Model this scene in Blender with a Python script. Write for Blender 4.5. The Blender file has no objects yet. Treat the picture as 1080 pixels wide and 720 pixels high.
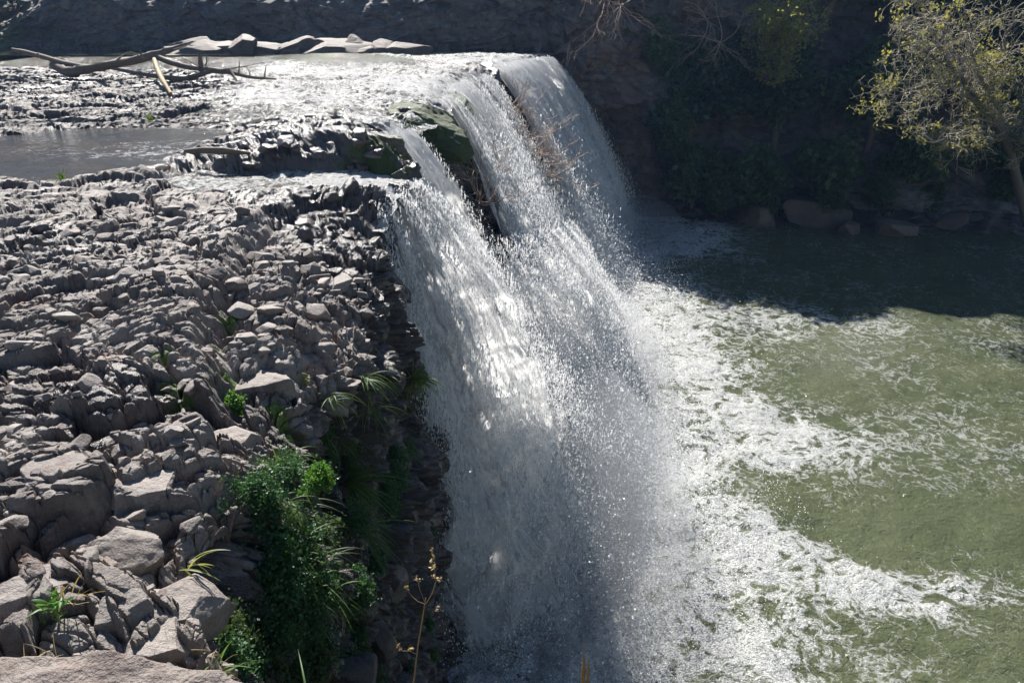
import bpy, math, random
import numpy as np
rng = np.random.default_rng(7)
random.seed(7)
R = math.radians
scene = bpy.context.scene
COL = scene.collection
PITCH = 25.2; CAMZ = 3.0; FPX = 780.0
SP, CP = math.sin(R(PITCH)), math.cos(R(PITCH))
SUN_EL, SUN_AZ = 42.0, -20.0          # azimuth measured from +Y towards +X
WATER_Z = -9.4

# ---------------------------------------------------------------- measuring helpers (survey of the place)
def ray(px, py):
    rx = (px - 540) / FPX; up = (360 - py) / FPX
    return np.array([rx, CP + up * SP, -SP + up * CP])
def atz(px, py, z=0.0):
    d = ray(px, py); t = (z - CAMZ) / d[2]
    return np.array([d[0] * t, d[1] * t, z])
def aty(px, py, Y):
    d = ray(px, py); t = Y / d[1]
    return np.array([d[0] * t, Y, CAMZ + d[2] * t])
def atx(px, py, X):
    d = ray(px, py); t = X / d[0]
    return np.array([X, d[1] * t, CAMZ + d[2] * t])

# ---------------------------------------------------------------- numpy noise
def _h(ix, iy, iz, seed):
    n = (ix.astype(np.int64) * 374761393 + iy.astype(np.int64) * 668265263 + iz.astype(np.int64) * 1440662683 + seed * 974634777) & 0xFFFFFFFF
    n = ((n ^ (n >> 13)) * 1274126177) & 0xFFFFFFFF
    n = ((n ^ (n >> 16)) * 2246822519) & 0xFFFFFFFF
    return ((n ^ (n >> 15)) & 0xFFFFFF).astype(np.float64) / 16777215.0
def noise2(x, y, seed=0):
    x = np.asarray(x, float); y = np.asarray(y, float)
    ix = np.floor(x); iy = np.floor(y); fx = x - ix; fy = y - iy
    fx = fx * fx * (3 - 2 * fx); fy = fy * fy * (3 - 2 * fy); z = np.zeros_like(ix)
    a = _h(ix, iy, z, seed); b = _h(ix + 1, iy, z, seed); c = _h(ix, iy + 1, z, seed); d = _h(ix + 1, iy + 1, z, seed)
    return ((a * (1 - fx) + b * fx) * (1 - fy) + (c * (1 - fx) + d * fx) * fy) * 2 - 1
def noise3(x, y, z, seed=0):
    x = np.asarray(x, float); y = np.asarray(y, float); z = np.asarray(z, float)
    ix = np.floor(x); iy = np.floor(y); iz = np.floor(z)
    fx = x - ix; fy = y - iy; fz = z - iz
    fx = fx * fx * (3 - 2 * fx); fy = fy * fy * (3 - 2 * fy); fz = fz * fz * (3 - 2 * fz)
    r = 0
    for k in (0, 1):
        a = _h(ix, iy, iz + k, seed); b = _h(ix + 1, iy, iz + k, seed); c = _h(ix, iy + 1, iz + k, seed); d = _h(ix + 1, iy + 1, iz + k, seed)
        v = (a * (1 - fx) + b * fx) * (1 - fy) + (c * (1 - fx) + d * fx) * fy
        r = r + v * (fz if k else 1 - fz)
    return r * 2 - 1
def fbm2(x, y, seed=0, o=4, g=0.5):
    r = 0; a = 1; s = 0
    for k in range(o):
        r = r + a * noise2(x * 2 ** k + 17.3 * k, y * 2 ** k - 9.1 * k, seed + k); s += a; a *= g
    return r / s
def fbm3(x, y, z, seed=0, o=4, g=0.5):
    r = 0; a = 1; s = 0
    for k in range(o):
        r = r + a * noise3(x * 2 ** k + 17.3 * k, y * 2 ** k - 9.1 * k, z * 2 ** k + 3.7 * k, seed + k); s += a; a *= g
    return r / s
def voro(x, y, seed=0, jit=0.95):
    """cellular blocks: F1, F2, cell random 1, 2, 3 and offset from the cell point"""
    ix = np.floor(x); iy = np.floor(y)
    F1 = np.full(x.shape, 9.0); F2 = np.full(x.shape, 9.0)
    cx = np.zeros_like(x); cy = np.zeros_like(x); dx1 = np.zeros_like(x); dy1 = np.zeros_like(x)
    z = np.zeros_like(ix)
    for i in (-1, 0, 1):
        for j in (-1, 0, 1):
            gx = ix + i; gy = iy + j
            px = gx + 0.5 + (_h(gx, gy, z, seed) - 0.5) * jit; py = gy + 0.5 + (_h(gx, gy, z + 1, seed) - 0.5) * jit
            dx = x - px; dy = y - py; d = np.sqrt(dx * dx + dy * dy)
            m = d < F1
            F2 = np.where(m, F1, np.minimum(F2, d))
            F1 = np.where(m, d, F1); cx = np.where(m, gx, cx); cy = np.where(m, gy, cy)
            dx1 = np.where(m, dx, dx1); dy1 = np.where(m, dy, dy1)
    return F1, F2, _h(cx, cy, z + 2, seed), _h(cx, cy, z + 3, seed), _h(cx, cy, z + 4, seed), dx1, dy1
def sstep(a, b, x):
    t = np.clip((x - a) / (b - a), 0, 1); return t * t * (3 - 2 * t)
def poly_sd(X, Y, poly):
    """signed distance (positive inside) to a ground polygon"""
    P = np.asarray(poly, float)[:, :2]; n = len(P)
    D = np.full(X.shape, 1e9); ins = np.zeros(X.shape, bool)
    for i in range(n):
        a = P[i]; b = P[(i + 1) % n]; e = b - a
        t = np.clip(((X - a[0]) * e[0] + (Y - a[1]) * e[1]) / (e @ e + 1e-9), 0, 1)
        D = np.minimum(D, np.hypot(X - a[0] - t * e[0], Y - a[1] - t * e[1]))
        c = ((a[1] > Y) != (b[1] > Y)) & (X < (b[0] - a[0]) * (Y - a[1]) / (b[1] - a[1] + 1e-12) + a[0])
        ins ^= c
    return np.where(ins, D, -D)

# ---------------------------------------------------------------- mesh building
def mesh_obj(name, V, F, mats=(), parent=None, attrs=None, smooth=True, uv=None):
    V = np.ascontiguousarray(V, dtype=np.float32); F = np.ascontiguousarray(F, dtype=np.int32)
    me = bpy.data.meshes.new(name)
    k = F.shape[1]
    me.vertices.add(len(V)); me.vertices.foreach_set('co', V.ravel())
    me.loops.add(F.size); me.loops.foreach_set('vertex_index', F.ravel())
    me.polygons.add(len(F)); me.polygons.foreach_set('loop_start', np.arange(0, F.size, k, dtype=np.int32))
    me.update(calc_edges=True)
    me.polygons.foreach_set('use_smooth', np.full(len(F), bool(smooth)))
    for a, v in (attrs or {}).items():
        at = me.attributes.new(a, 'FLOAT', 'POINT'); at.data.foreach_set('value', np.ascontiguousarray(v, dtype=np.float32).ravel())
    if uv is not None:
        at = me.attributes.new('flow', 'FLOAT_VECTOR', 'POINT'); at.data.foreach_set('vector', np.ascontiguousarray(uv, dtype=np.float32).ravel())
    for m in (mats if isinstance(mats, (list, tuple)) else [mats]): me.materials.append(m)
    o = bpy.data.objects.new(name, me); COL.objects.link(o)
    if parent is not None: o.parent = parent
    return o
def grid_faces(nr, nc):
    i = np.arange(nr - 1)[:, None] * nc + np.arange(nc - 1)[None, :]
    return np.stack([i, i + 1, i + nc + 1, i + nc], -1).reshape(-1, 4)
def tag(o, label=None, cat=None, group=None, kind=None):
    for k, v in (('label', label), ('category', cat), ('group', group), ('kind', kind)):
        if v: o[k] = v
    return o
def empty(name, loc):
    o = bpy.data.objects.new(name, None); COL.objects.link(o); o.location = loc; o.empty_display_size = 0.2; return o
def tube(path, rad, n=6, seed=None, rough=0.0):
    """tapered tube along a path -> V, F"""
    P = np.asarray(path, float); m = len(P); rad = np.broadcast_to(np.asarray(rad, float), (m,))
    T = np.gradient(P, axis=0); T /= np.linalg.norm(T, axis=1)[:, None] + 1e-9
    ref = np.array([0, 0, 1.0]) if abs(T[:, 2]).mean() < .8 else np.array([1.0, 0, 0])
    A = np.cross(T, ref); A /= np.linalg.norm(A, axis=1)[:, None] + 1e-9
    B = np.cross(T, A)
    th = np.linspace(0, 2 * np.pi, n, endpoint=False)
    r = rad[:, None] * np.ones((1, n))
    if rough:
        r = r * (1 + rough * noise2(np.arange(m)[:, None] * .8 + np.zeros((1, n)), np.arange(n)[None, :] * 1.3 + np.zeros((m, 1)), int(seed or 0)))
    V = P[:, None, :] + r[..., None] * (np.cos(th)[None, :, None] * A[:, None, :] + np.sin(th)[None, :, None] * B[:, None, :])
    i = np.arange(m - 1)[:, None] * n + np.arange(n)[None, :]; j = np.arange(m - 1)[:, None] * n + (np.arange(n)[None, :] + 1) % n
    F = np.stack([i, j, j + n, i + n], -1).reshape(-1, 4)
    return V.reshape(-1, 3), F
def merge(parts):
    Vs = []; Fs = []; k = 0
    for V, F in parts:
        Vs.append(V); Fs.append(F + k); k += len(V)
    return np.vstack(Vs), np.vstack(Fs)

# ---------------------------------------------------------------- materials
def new_mat(name):
    m = bpy.data.materials.new(name); m.use_nodes = True; nt = m.node_tree; nt.nodes.clear(); return m, nt
class NT:
    def __init__(s, nt): s.nt = nt
    def n(s, t, **kw):
        x = s.nt.nodes.new(t)
        for k, v in kw.items():
            if k.startswith('_'): setattr(x, k[1:], v)
            else:
                key = k.replace('__', ' ')
                x.inputs[key].default_value = v
        return x
    def l(s, a, b): s.nt.links.new(a, b)
    def math(s, op, a, b=None, clamp=False):
        x = s.nt.nodes.new('ShaderNodeMath'); x.operation = op; x.use_clamp = clamp
        for i, v in enumerate((a, b)):
            if v is None: continue
            if isinstance(v, (int, float)): x.inputs[i].default_value = v
            else: s.l(v, x.inputs[i])
        return x.outputs[0]
    def mix(s, f, a, b, typ='RGBA', blend='MIX'):
        x = s.nt.nodes.new('ShaderNodeMix'); x.data_type = typ
        if typ == 'RGBA': x.blend_type = blend; ia, ib, o = 6, 7, 2
        else: ia, ib, o = 2, 3, 0
        for i, v in ((0, f), (ia, a), (ib, b)):
            if isinstance(v, (int, float)): x.inputs[i].default_value = v
            elif isinstance(v, tuple): x.inputs[i].default_value = v if len(v) == 4 else (*v, 1)
            else: s.l(v, x.inputs[i])
        return x.outputs[o]
    def attr(s, name, out='Fac'):
        x = s.nt.nodes.new('ShaderNodeAttribute'); x.attribute_name = name; return x.outputs[out]
    def ramp(s, f, stops):
        x = s.nt.nodes.new('ShaderNodeValToRGB'); e = x.color_ramp.elements
        while len(e) < len(stops): e.new(0.5)
        for q, (p, c) in zip(e, stops):
            q.position = p; q.color = c if isinstance(c, tuple) and len(c) == 4 else ((*c, 1) if isinstance(c, tuple) else (c, c, c, 1))
        s.l(f, x.inputs[0]); return x.outputs[0]
    def noise(s, vec, scale, detail=4, rough=.55, dist=0.0, out=0):
        x = s.nt.nodes.new('ShaderNodeTexNoise'); x.inputs['Scale'].default_value = scale; x.inputs['Detail'].default_value = detail
        x.inputs['Roughness'].default_value = rough; x.inputs['Distortion'].default_value = dist
        if vec is not None: s.l(vec, x.inputs['Vector'])
        return x.outputs[out]
    def mapr(s, v, a, b, c=0.0, d=1.0):
        x = s.nt.nodes.new('ShaderNodeMapRange'); s.l(v, x.inputs[0])
        for i, q in enumerate((a, b, c, d)): x.inputs[i + 1].default_value = q
        return x.outputs[0]
    def bump(s, h, strength, dist=0.02, normal=None):
        x = s.nt.nodes.new('ShaderNodeBump'); x.inputs['Strength'].default_value = strength; x.inputs['Distance'].default_value = dist
        s.l(h, x.inputs['Height'])
        if normal is not None: s.l(normal, x.inputs['Normal'])
        return x.outputs[0]
    def out(s, sh, vol=None):
        x = s.nt.nodes.new('ShaderNodeOutputMaterial')
        if sh is not None: s.l(sh, x.inputs[0])
        if vol is not None: s.l(vol, x.inputs[1])

def rock_material(name, dark, light, warm, mossy=(.055, .085, .014), wetk=.42, ls=26):
    m, nt = new_mat(name); N = NT(nt)
    P = N.n('ShaderNodeNewGeometry').outputs['Position']
    tone = N.attr('tone'); wet = N.attr('wet'); moss = N.attr('moss'); rust = N.attr('rust')
    n1 = N.noise(P, 1.7, 5, .6); n2 = N.noise(P, 14, 5, .65); n3 = N.noise(P, 70, 3, .6)
    f = N.math('ADD', N.math('MULTIPLY', n1, .45), N.math('ADD', N.math('MULTIPLY', n2, .35), N.math('MULTIPLY', tone, .5)))
    c = N.ramp(f, [(.36, dark), (.56, tuple((a + b) / 2 for a, b in zip(dark, light))), (.80, light)])
    c = N.mix(N.mapr(N.noise(P, .9, 3), .45, .7, 0, .6), c, warm)
    c = N.mix(N.mapr(N.noise(P, 3.1, 5, .7), .50, .66, 0, .75), c, tuple(v * k for v, k in zip(warm, (.42, .34, .40))))
    c = N.mix(N.mapr(N.noise(P, 5.3, 4, .7), .58, .70, 0, .5), c, (.17, .095, .06))
    # lichen and mineral flecks
    lich = N.mapr(N.noise(P, ls, 4, .7), .60, .70)
    c = N.mix(N.math('MULTIPLY', lich, .35), c, (.36, .35, .31))
    c = N.mix(N.math('MULTIPLY', N.mapr(n3, .5, .8), .5), c, (.03, .03, .03))
    c = N.mix(rust, c, (.20, .095, .04))
    mn = N.mapr(N.math('ADD', moss, N.math('MULTIPLY', N.math('SUBTRACT', N.noise(P, 9, 4, .7), .5), .9)), .42, .62)
    mc = N.ramp(N.noise(P, 30, 3), [(.3, mossy), (.7, tuple(v * 2.2 for v in mossy))])
    c = N.mix(mn, c, mc)
    wn = N.mapr(N.math('ADD', wet, N.math('MULTIPLY', N.math('SUBTRACT', n2, .5), .6)), .3, .7)
    cw = N.mix(1.0, c, (wetk, wetk * .97, wetk * 1.0), blend='MULTIPLY')
    c = N.mix(wn, c, cw)
    b = N.bump(n2, .6, .04); b = N.bump(n3, .7, .014, b); b = N.bump(N.noise(P, 220, 3, .7), .6, .005, b)
    p = N.n('ShaderNodeBsdfPrincipled'); N.l(c, p.inputs['Base Color']); N.l(b, p.inputs['Normal'])
    N.l(N.mix(N.math('MULTIPLY', wn, N.math('SUBTRACT', 1.0, mn)), .72, .22, 'FLOAT'), p.inputs['Roughness'])
    p.inputs['Specular IOR Level'].default_value = .5
    N.out(p.outputs[0]); return m
M = {}
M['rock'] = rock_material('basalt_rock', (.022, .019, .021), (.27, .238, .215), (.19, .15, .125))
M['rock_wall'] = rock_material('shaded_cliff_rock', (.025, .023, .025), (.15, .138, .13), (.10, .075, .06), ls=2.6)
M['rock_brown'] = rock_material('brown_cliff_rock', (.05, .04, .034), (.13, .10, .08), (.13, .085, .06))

def simple_mat(name, col, rough=.7, var=.35, scale=8, trans=0.0, spec=.4, col2=None):
    m, nt = new_mat(name); N = NT(nt)
    P = N.n('ShaderNodeNewGeometry').outputs['Position']
    rnd = N.n('ShaderNodeNewGeometry').outputs['Random Per Island']
    f = N.math('ADD', N.math('MULTIPLY', N.noise(P, scale, 3), .6), N.math('MULTIPLY', rnd, .4))
    c2 = col2 or tuple(min(1, v * (1 + var * 1.6)) for v in col)
    c = N.ramp(f, [(.25, tuple(v * (1 - var) for v in col)), (.75, c2)])
    p = N.n('ShaderNodeBsdfPrincipled', Roughness=rough); N.l(c, p.inputs['Base Color']); p.inputs['Specular IOR Level'].default_value = spec
    if trans:
        t = N.n('ShaderNodeBsdfTranslucent'); N.l(N.mix(.5, c, (col[0] * 2.2 + .02, col[1] * 2.0 + .02, col[2] * .8)), t.inputs[0])
        x = N.n('ShaderNodeMixShader', Fac=trans); N.l(p.outputs[0], x.inputs[1]); N.l(t.outputs[0], x.inputs[2]); N.out(x.outputs[0])
    else: N.out(p.outputs[0])
    return m
M['bark'] = simple_mat('grey_bark', (.12, .10, .08), .9, .4, 20)
M['twig'] = simple_mat('bare_twig', (.30, .22, .17), .8, .3, 12)
M['driftwood'] = simple_mat('weathered_driftwood', (.10, .08, .062), .8, .35, 14)
M['leaf_dark'] = simple_mat('dark_evergreen_leaf', (.035, .06, .032), .55, .4, 2, .3)
M['leaf_mid'] = simple_mat('mid_green_leaf', (.05, .085, .034), .55, .4, 3, .35)
M['leaf_yellow'] = simple_mat('yellow_green_leaf', (.19, .19, .06), .6, .4, 3, .5)
M['leaf_bright'] = simple_mat('bright_green_leaf', (.07, .17, .03), .5, .3, 8, .4)
M['leaf_fern'] = simple_mat('fern_leaf', (.03, .085, .03), .5, .4, 6, .3)
M['grass'] = simple_mat('grass_blade', (.07, .12, .03), .5, .4, 6, .4)
M['straw'] = simple_mat('dry_straw', (.28, .21, .11), .7, .3, 6, .25)
M['grass_bright'] = simple_mat('bright_grass_blade', (.13, .19, .035), .5, .4, 6, .45)
M['straw_green'] = simple_mat('pale_green_blade', (.20, .22, .07), .5, .3, 6, .4)
M['reed'] = simple_mat('brown_yellow_reed', (.22, .14, .04), .6, .3, 60, .2)
M['moss'] = simple_mat('moss_tuft', (.05, .075, .012), .9, .4, 15, .2)
M['soil'] = simple_mat('leaf_litter_soil', (.045, .035, .024), .95, .4, 3)

def foam_water_material(name, water, deep, foam_scale, streak=None, rough=.06, foamc=(.72, .725, .725), bscale=1.0, bk=1.0, bmax=.95, fk=.30, r3k=.8):
    """water with lace-like foam where attribute 'foam' is high"""
    m, nt = new_mat(name); N = NT(nt)
    P = N.attr('flow', 'Vector')
    foam = N.attr('foam')
    warp = N.noise(P, foam_scale * .35, 3, .6, 0, 1)
    w = nt.nodes.new('ShaderNodeVectorMath'); w.operation = 'MULTIPLY_ADD'
    N.l(warp, w.inputs[0]); w.inputs[1].default_value = (1.6 / foam_scale,) * 3; N.l(P, w.inputs[2]); Q = w.outputs[0]
    r1 = N.math('ABSOLUTE', N.math('SUBTRACT', N.noise(Q, foam_scale, 5, .62, .6), .5))
    r2 = N.math('ABSOLUTE', N.math('SUBTRACT', N.noise(Q, foam_scale * 2.7, 4, .65, .4), .5))
    r3 = N.math('ABSOLUTE', N.math('SUBTRACT', N.noise(Q, foam_scale * 8, 3, .6, .3), .5))
    fil = N.math('ADD', N.math('MULTIPLY', r1, 1.2), N.math('MULTIPLY', r2, .9))   # 0 on filaments
    thr = N.math('MULTIPLY', foam, fk)
    a = N.mapr(N.math('SUBTRACT', thr, fil), -.015, .11)
    blob = N.mapr(N.math('ADD', foam, N.math('MULTIPLY', N.math('SUBTRACT', N.noise(Q, foam_scale * 1.8, 6, .78), .5), 3.6)), .84, 1.9)
    a = N.math('MAXIMUM', a, N.math('MULTIPLY', blob, bmax))
    a = N.math('MULTIPLY', a, N.mapr(r3, .01, .15, 1.0, r3k))
    b0 = N.noise(P, 1.3 * bscale, 4, .6, .5); b1 = N.noise(P, 6 * bscale, 4, .6, .8); b2 = N.noise(P, 24 * bscale, 3, .6, .5)
    nb = N.bump(b0, .35, .25 * bk); nb = N.bump(b1, .7, .07 * bk, nb); nb = N.bump(b2, .7, .022 * bk, nb)
    p = N.n('ShaderNodeBsdfPrincipled', Roughness=rough); N.l(N.mix(N.mapr(N.noise(P, .35, 3), .35, .65), water, deep), p.inputs['Base Color'])
    p.inputs['IOR'].default_value = 1.33; N.l(nb, p.inputs['Normal'])
    fb = N.bump(N.math('ADD', a, b2), .8, .09, nb)
    q = N.n('ShaderNodeBsdfPrincipled', Roughness=.55); q.inputs['Base Color'].default_value = (*foamc, 1); N.l(fb, q.inputs['Normal'])
    x = N.n('ShaderNodeMixShader'); N.l(a, x.inputs[0]); N.l(p.outputs[0], x.inputs[1]); N.l(q.outputs[0], x.inputs[2])
    N.out(x.outputs[0]); return m
M['pool'] = foam_water_material('pool_water', (.074, .084, .044), (.058, .070, .036), 1.5, bk=1.9, bmax=.30, fk=.30, r3k=.48)
M['river'] = foam_water_material('rapids_water', (.09, .08, .06), (.06, .055, .04), 2.6, rough=.10, bscale=2.0, bk=1.5)
M['river_calm'] = foam_water_material('calm_river_water', (.06, .065, .045), (.04, .045, .03), 2.6, rough=.05, bscale=1.2, bk=.12)
M['pond'] = foam_water_material('shallow_pond_water', (.055, .036, .02), (.03, .024, .017), 2.0, rough=.04, bscale=1.8, bk=.22)

def fall_material(name, base, amp, streak=(9, .55)):
    m, nt = new_mat(name); N = NT(nt)
    F = N.attr('flow', 'Vector'); dens = N.attr('dens')
    mp = nt.nodes.new('ShaderNodeMapping'); mp.inputs['Scale'].default_value = (streak[0], streak[1], 1); N.l(F, mp.inputs['Vector'])
    s1 = N.noise(mp.outputs[0], 1.0, 5, .62, .35)
    mp2 = nt.nodes.new('ShaderNodeMapping'); mp2.inputs['Scale'].default_value = (3, 1.3, 1); N.l(F, mp2.inputs['Vector'])
    s2 = N.noise(mp2.outputs[0], 1.0, 4, .6, .4)
    P = N.n('ShaderNodeNewGeometry').outputs['Position']
    s3 = N.noise(P, 15, 3, .7)
    v = N.math('ADD', N.math('MULTIPLY', s1, .75), N.math('ADD', N.math('MULTIPLY', s2, .35), N.math('MULTIPLY', s3, .08)))
    a = N.mapr(N.math('ADD', v, N.math('SUBTRACT', dens, .5)), base - amp, base + amp)
    a = N.math('MULTIPLY', a, .96)
    d = N.n('ShaderNodeBsdfPrincipled', Roughness=.35); d.inputs['Base Color'].default_value = (.88, .885, .89, 1)
    N.l(N.bump(N.math('ADD', N.math('MULTIPLY', s1, 2.0), N.math('MULTIPLY', s3, .5)), .9, .10), d.inputs['Normal'])
    t = N.n('ShaderNodeBsdfTranslucent', Color=(.93, .93, .93, 1))
    x1 = N.n('ShaderNodeMixShader', Fac=.68); N.l(d.outputs[0], x1.inputs[1]); N.l(t.outputs[0], x1.inputs[2])
    tr = N.n('ShaderNodeBsdfTransparent')
    x = N.n('ShaderNodeMixShader'); N.l(a, x.inputs[0]); N.l(tr.outputs[0], x.inputs[1]); N.l(x1.outputs[0], x.inputs[2])
    N.out(x.outputs[0]); return m
M['fall_core'] = fall_material('falling_water', .49, .10)
M['fall_veil'] = fall_material('water_veil', .69, .09, (14, .9))
def drop_material():
    m, nt = new_mat('water_droplet'); N = NT(nt)
    d = N.n('ShaderNodeBsdfPrincipled', Roughness=.25); d.inputs['Base Color'].default_value = (.95, .95, .95, 1)
    t = N.n('ShaderNodeBsdfTranslucent', Color=(.95, .95, .95, 1))
    x = N.n('ShaderNodeMixShader', Fac=.68); N.l(d.outputs[0], x.inputs[1]); N.l(t.outputs[0], x.inputs[2])
    N.out(x.outputs[0]); return m
M['drop'] = drop_material()

# ---------------------------------------------------------------- world, sun, camera
w = bpy.data.worlds.new('World'); scene.world = w; w.use_nodes = True
nt = w.node_tree; nt.nodes.clear()
sky = nt.nodes.new('ShaderNodeTexSky'); sky.sky_type = 'NISHITA'; sky.sun_disc = False
sky.dust_density = .15; sky.ozone_density = 4.0; sky.air_density = 1.3; sky.sun_elevation = R(SUN_EL); sky.sun_rotation = R(SUN_AZ)
bg = nt.nodes.new('ShaderNodeBackground'); bg.inputs[1].default_value = 0.044
ow = nt.nodes.new('ShaderNodeOutputWorld'); nt.links.new(sky.outputs[0], bg.inputs[0]); nt.links.new(bg.outputs[0], ow.inputs[0])
sl = bpy.data.lights.new('sun', 'SUN'); sl.energy = 5.0; sl.angle = R(.53); sl.color = (1, .955, .89)
so = bpy.data.objects.new('sun', sl); COL.objects.link(so)
from mathutils import Vector
sd = Vector((math.cos(R(SUN_EL)) * math.sin(R(SUN_AZ)), math.cos(R(SUN_EL)) * math.cos(R(SUN_AZ)), math.sin(R(SUN_EL))))
so.rotation_euler = sd.to_track_quat('Z', 'Y').to_euler(); so.location = (-20, 60, 40)
cd = bpy.data.cameras.new('camera'); cam = bpy.data.objects.new('camera', cd); COL.objects.link(cam)
cam.location = (0, 0, CAMZ); cam.rotation_euler = (R(90 - PITCH), 0, 0)
cd.sensor_width = 36; cd.lens = 26; cd.clip_start = .05; cd.clip_end = 3000
scene.camera = cam
scene.view_settings.view_transform = 'Standard'; scene.view_settings.look = 'None'
scene.view_settings.exposure = 1.28; scene.view_settings.gamma = 1
scene.cycles.use_denoising = True
scene.cycles.max_bounces = 6; scene.cycles.transparent_max_bounces = 24; scene.cycles.volume_bounces = 0
scene.cycles.diffuse_bounces = 2; scene.cycles.sample_clamp_indirect = 4
# ================================================================= the rock ledge and its cliff
RY = np.array([-2, 0.5, 1.5, 2.2, 2.66, 3.1, 3.6, 4.0, 4.5, 5.0, 5.8, 7.2, 9.0, 10.8, 12.2, 13.2, 14.4, 15.2, 16.2, 18.0, 19.5, 20.1, 21, 23, 25, 27, 30, 32.5, 34, 35.5, 37, 38, 40, 43, 46, 60])
RX = np.array([1.6, 1.5, .6, -.9, -1.55, -1.75, -2.1, -2.08, -1.72, -1.85, -2.0, -1.75, -1.72, -1.8, -2.3, -2.2, -1.8, -2.0, -2.7, -3.1, -3.2, -2.55, -2.2, -2.05, -1.95, -2.2, -2.1, -1.7, -1.0, -.8, -.75, -.4, .6, 1.9, 3.2, 6])
def rim(Y):
    r = np.interp(Y, RY, RX)
    # light smoothing and natural wobble
    r = (r + np.interp(Y - .12, RY, RX) + np.interp(Y + .12, RY, RX)) / 3
    return r + .12 * noise2(Y * 1.1, Y * 0 + 3.3, 5) * sstep(1, 3, Y) + .05 * noise2(Y * 4.3, Y * 0, 6)
def gpoly(pts, z=0.0): return [atz(x, y, z) for x, y in pts]
PO_POND = gpoly([(-60, 146), (0, 143), (60, 135), (150, 131), (230, 133), (252, 138), (215, 143), (200, 152), (170, 168), (130, 176), (95, 182), (60, 190), (30, 190), (-60, 190)])
PO_RAPID = gpoly([(250, 66), (300, 61), (400, 58), (560, 57), (578, 62), (530, 66), (505, 72), (490, 84), (475, 108), (440, 102), (400, 112), (420, 130), (405, 128), (300, 128), (240, 122), (215, 110), (235, 90)])
PO_CHAN = gpoly([(150, 196), (215, 180), (262, 186), (330, 180), (410, 182), (440, 186), (425, 205), (370, 206), (300, 210), (220, 208)], -.3)
PO_RIVER = gpoly([(-300, 57), (0, 57), (250, 57), (420, 60), (560, 56.5), (560, 45), (200, 45), (-300, 45)])
PO_WETROCK = gpoly([(-80, 66), (200, 62), (440, 70), (520, 60), (520, 110), (440, 180), (410, 205), (440, 300), (385, 270), (300, 222), (215, 190), (120, 182), (-80, 188)])
PO_TRICKLE = gpoly([(300, 205), (420, 205), (450, 300), (455, 380), (425, 360), (380, 300), (330, 268), (292, 225)], -.4)
PO_PUDDLE = gpoly([(10, 395), (80, 385), (120, 420), (100, 450), (60, 455), (15, 430)])

def calm(X, Y): return sstep(34.5, 37, Y + 1.2 * fbm2(X * .4, Y * .8, 49, 3)) * (1 - sstep(-8.5, -5, X + .8 * (Y - 40)))
def top_height(X, Y, q):
    """broad level of the ledge; q = distance inland (negative) from the rim"""
    z = np.zeros_like(X)
    # lower tier of broken steps towards the fall, right of the long crack
    crack = np.interp(Y, [0, 3.5, 5, 6.5, 8, 10, 12, 13], [-1.9, -2.3, -2.25, -2.9, -3.4, -3.7, -3.6, -3.4])
    e = X - crack + .15 * fbm2(X * 1.5, Y * 1.5, 21)
    gate = sstep(4.6, 5.6, Y) * (1 - sstep(12.2, 13, Y))
    z -= .28 * sstep(0, .12, e) * gate + .20 * sstep(.6, 1.6, e) * gate
    z -= .35 * np.exp(-(e / .10) ** 2) * gate * (.5 + .5 * noise2(Y * .9, Y * 0, 31))
    # ground in front slopes a little down to the rim
    z -= .22 * sstep(-1.0, 0, q) * (1 - sstep(6, 9, Y))
    # channel, pond bed, higher shelf behind the channel
    z -= .42 * sstep(-.3, .5, poly_sd(X, Y, PO_CHAN))
    z -= .20 * sstep(-.3, .5, poly_sd(X, Y, PO_POND))
    sh = (.6 * sstep(14.9, 15.2, Y + .9 * fbm2(X * .9, Y * .5, 8, 4)) + .4 * sstep(15.3, 15.6, Y + .9 * fbm2(X * 1.1, Y * .6, 9, 4))) * sstep(-6.4, -4.6, X + .6 * fbm2(X, Y, 10)) * (1 - sstep(17.5, 19.5, Y))
    z += .42 * sh
    z += .22 * sstep(33.4, 34, Y) * (1 - sstep(36.5, 37.5, Y)) * sstep(-4, -2, X)
    z -= .16 * sstep(-1, 1.5, poly_sd(X, Y, PO_RAPID)) + .45 * calm(X, Y)
    z -= .9 * sstep(42.6, 44.5, Y)
    z += .07 * fbm2(X * .35, Y * .35, 11) * 2
    z -= .25 * sstep(-.8, 0, q) * sstep(14, 16, Y)
    return z
def blocks(a, b, seed, size, ax=1.0, warp=.25, ang=.5, tilt=.8, miss=.32):
    """fractured blocks: height in -1..0.5, border distance and per block tone"""
    ca, sa = math.cos(ang), math.sin(ang)
    u = (a * ca + b * sa) / size; v = (-a * sa + b * ca) / (size * ax)
    u = u + warp * fbm2(u * .9, v * .9, seed + 50, 2); v = v + warp * fbm2(u * .9 + 7, v * .9, seed + 60, 2)
    F1, F2, r1, r2, r3, dx, dy = voro(u, v, seed)
    h = .45 * (r1 - .3) - np.where(r1 < miss, .35 + .65 * r2, 0) + ((r2 - .5) * dx + (r3 - .5) * dy) * tilt
    e = F2 - F1
    h = h - .13 * (1 - sstep(0, .35, e)) ** 2
    return h, e, r3
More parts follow.
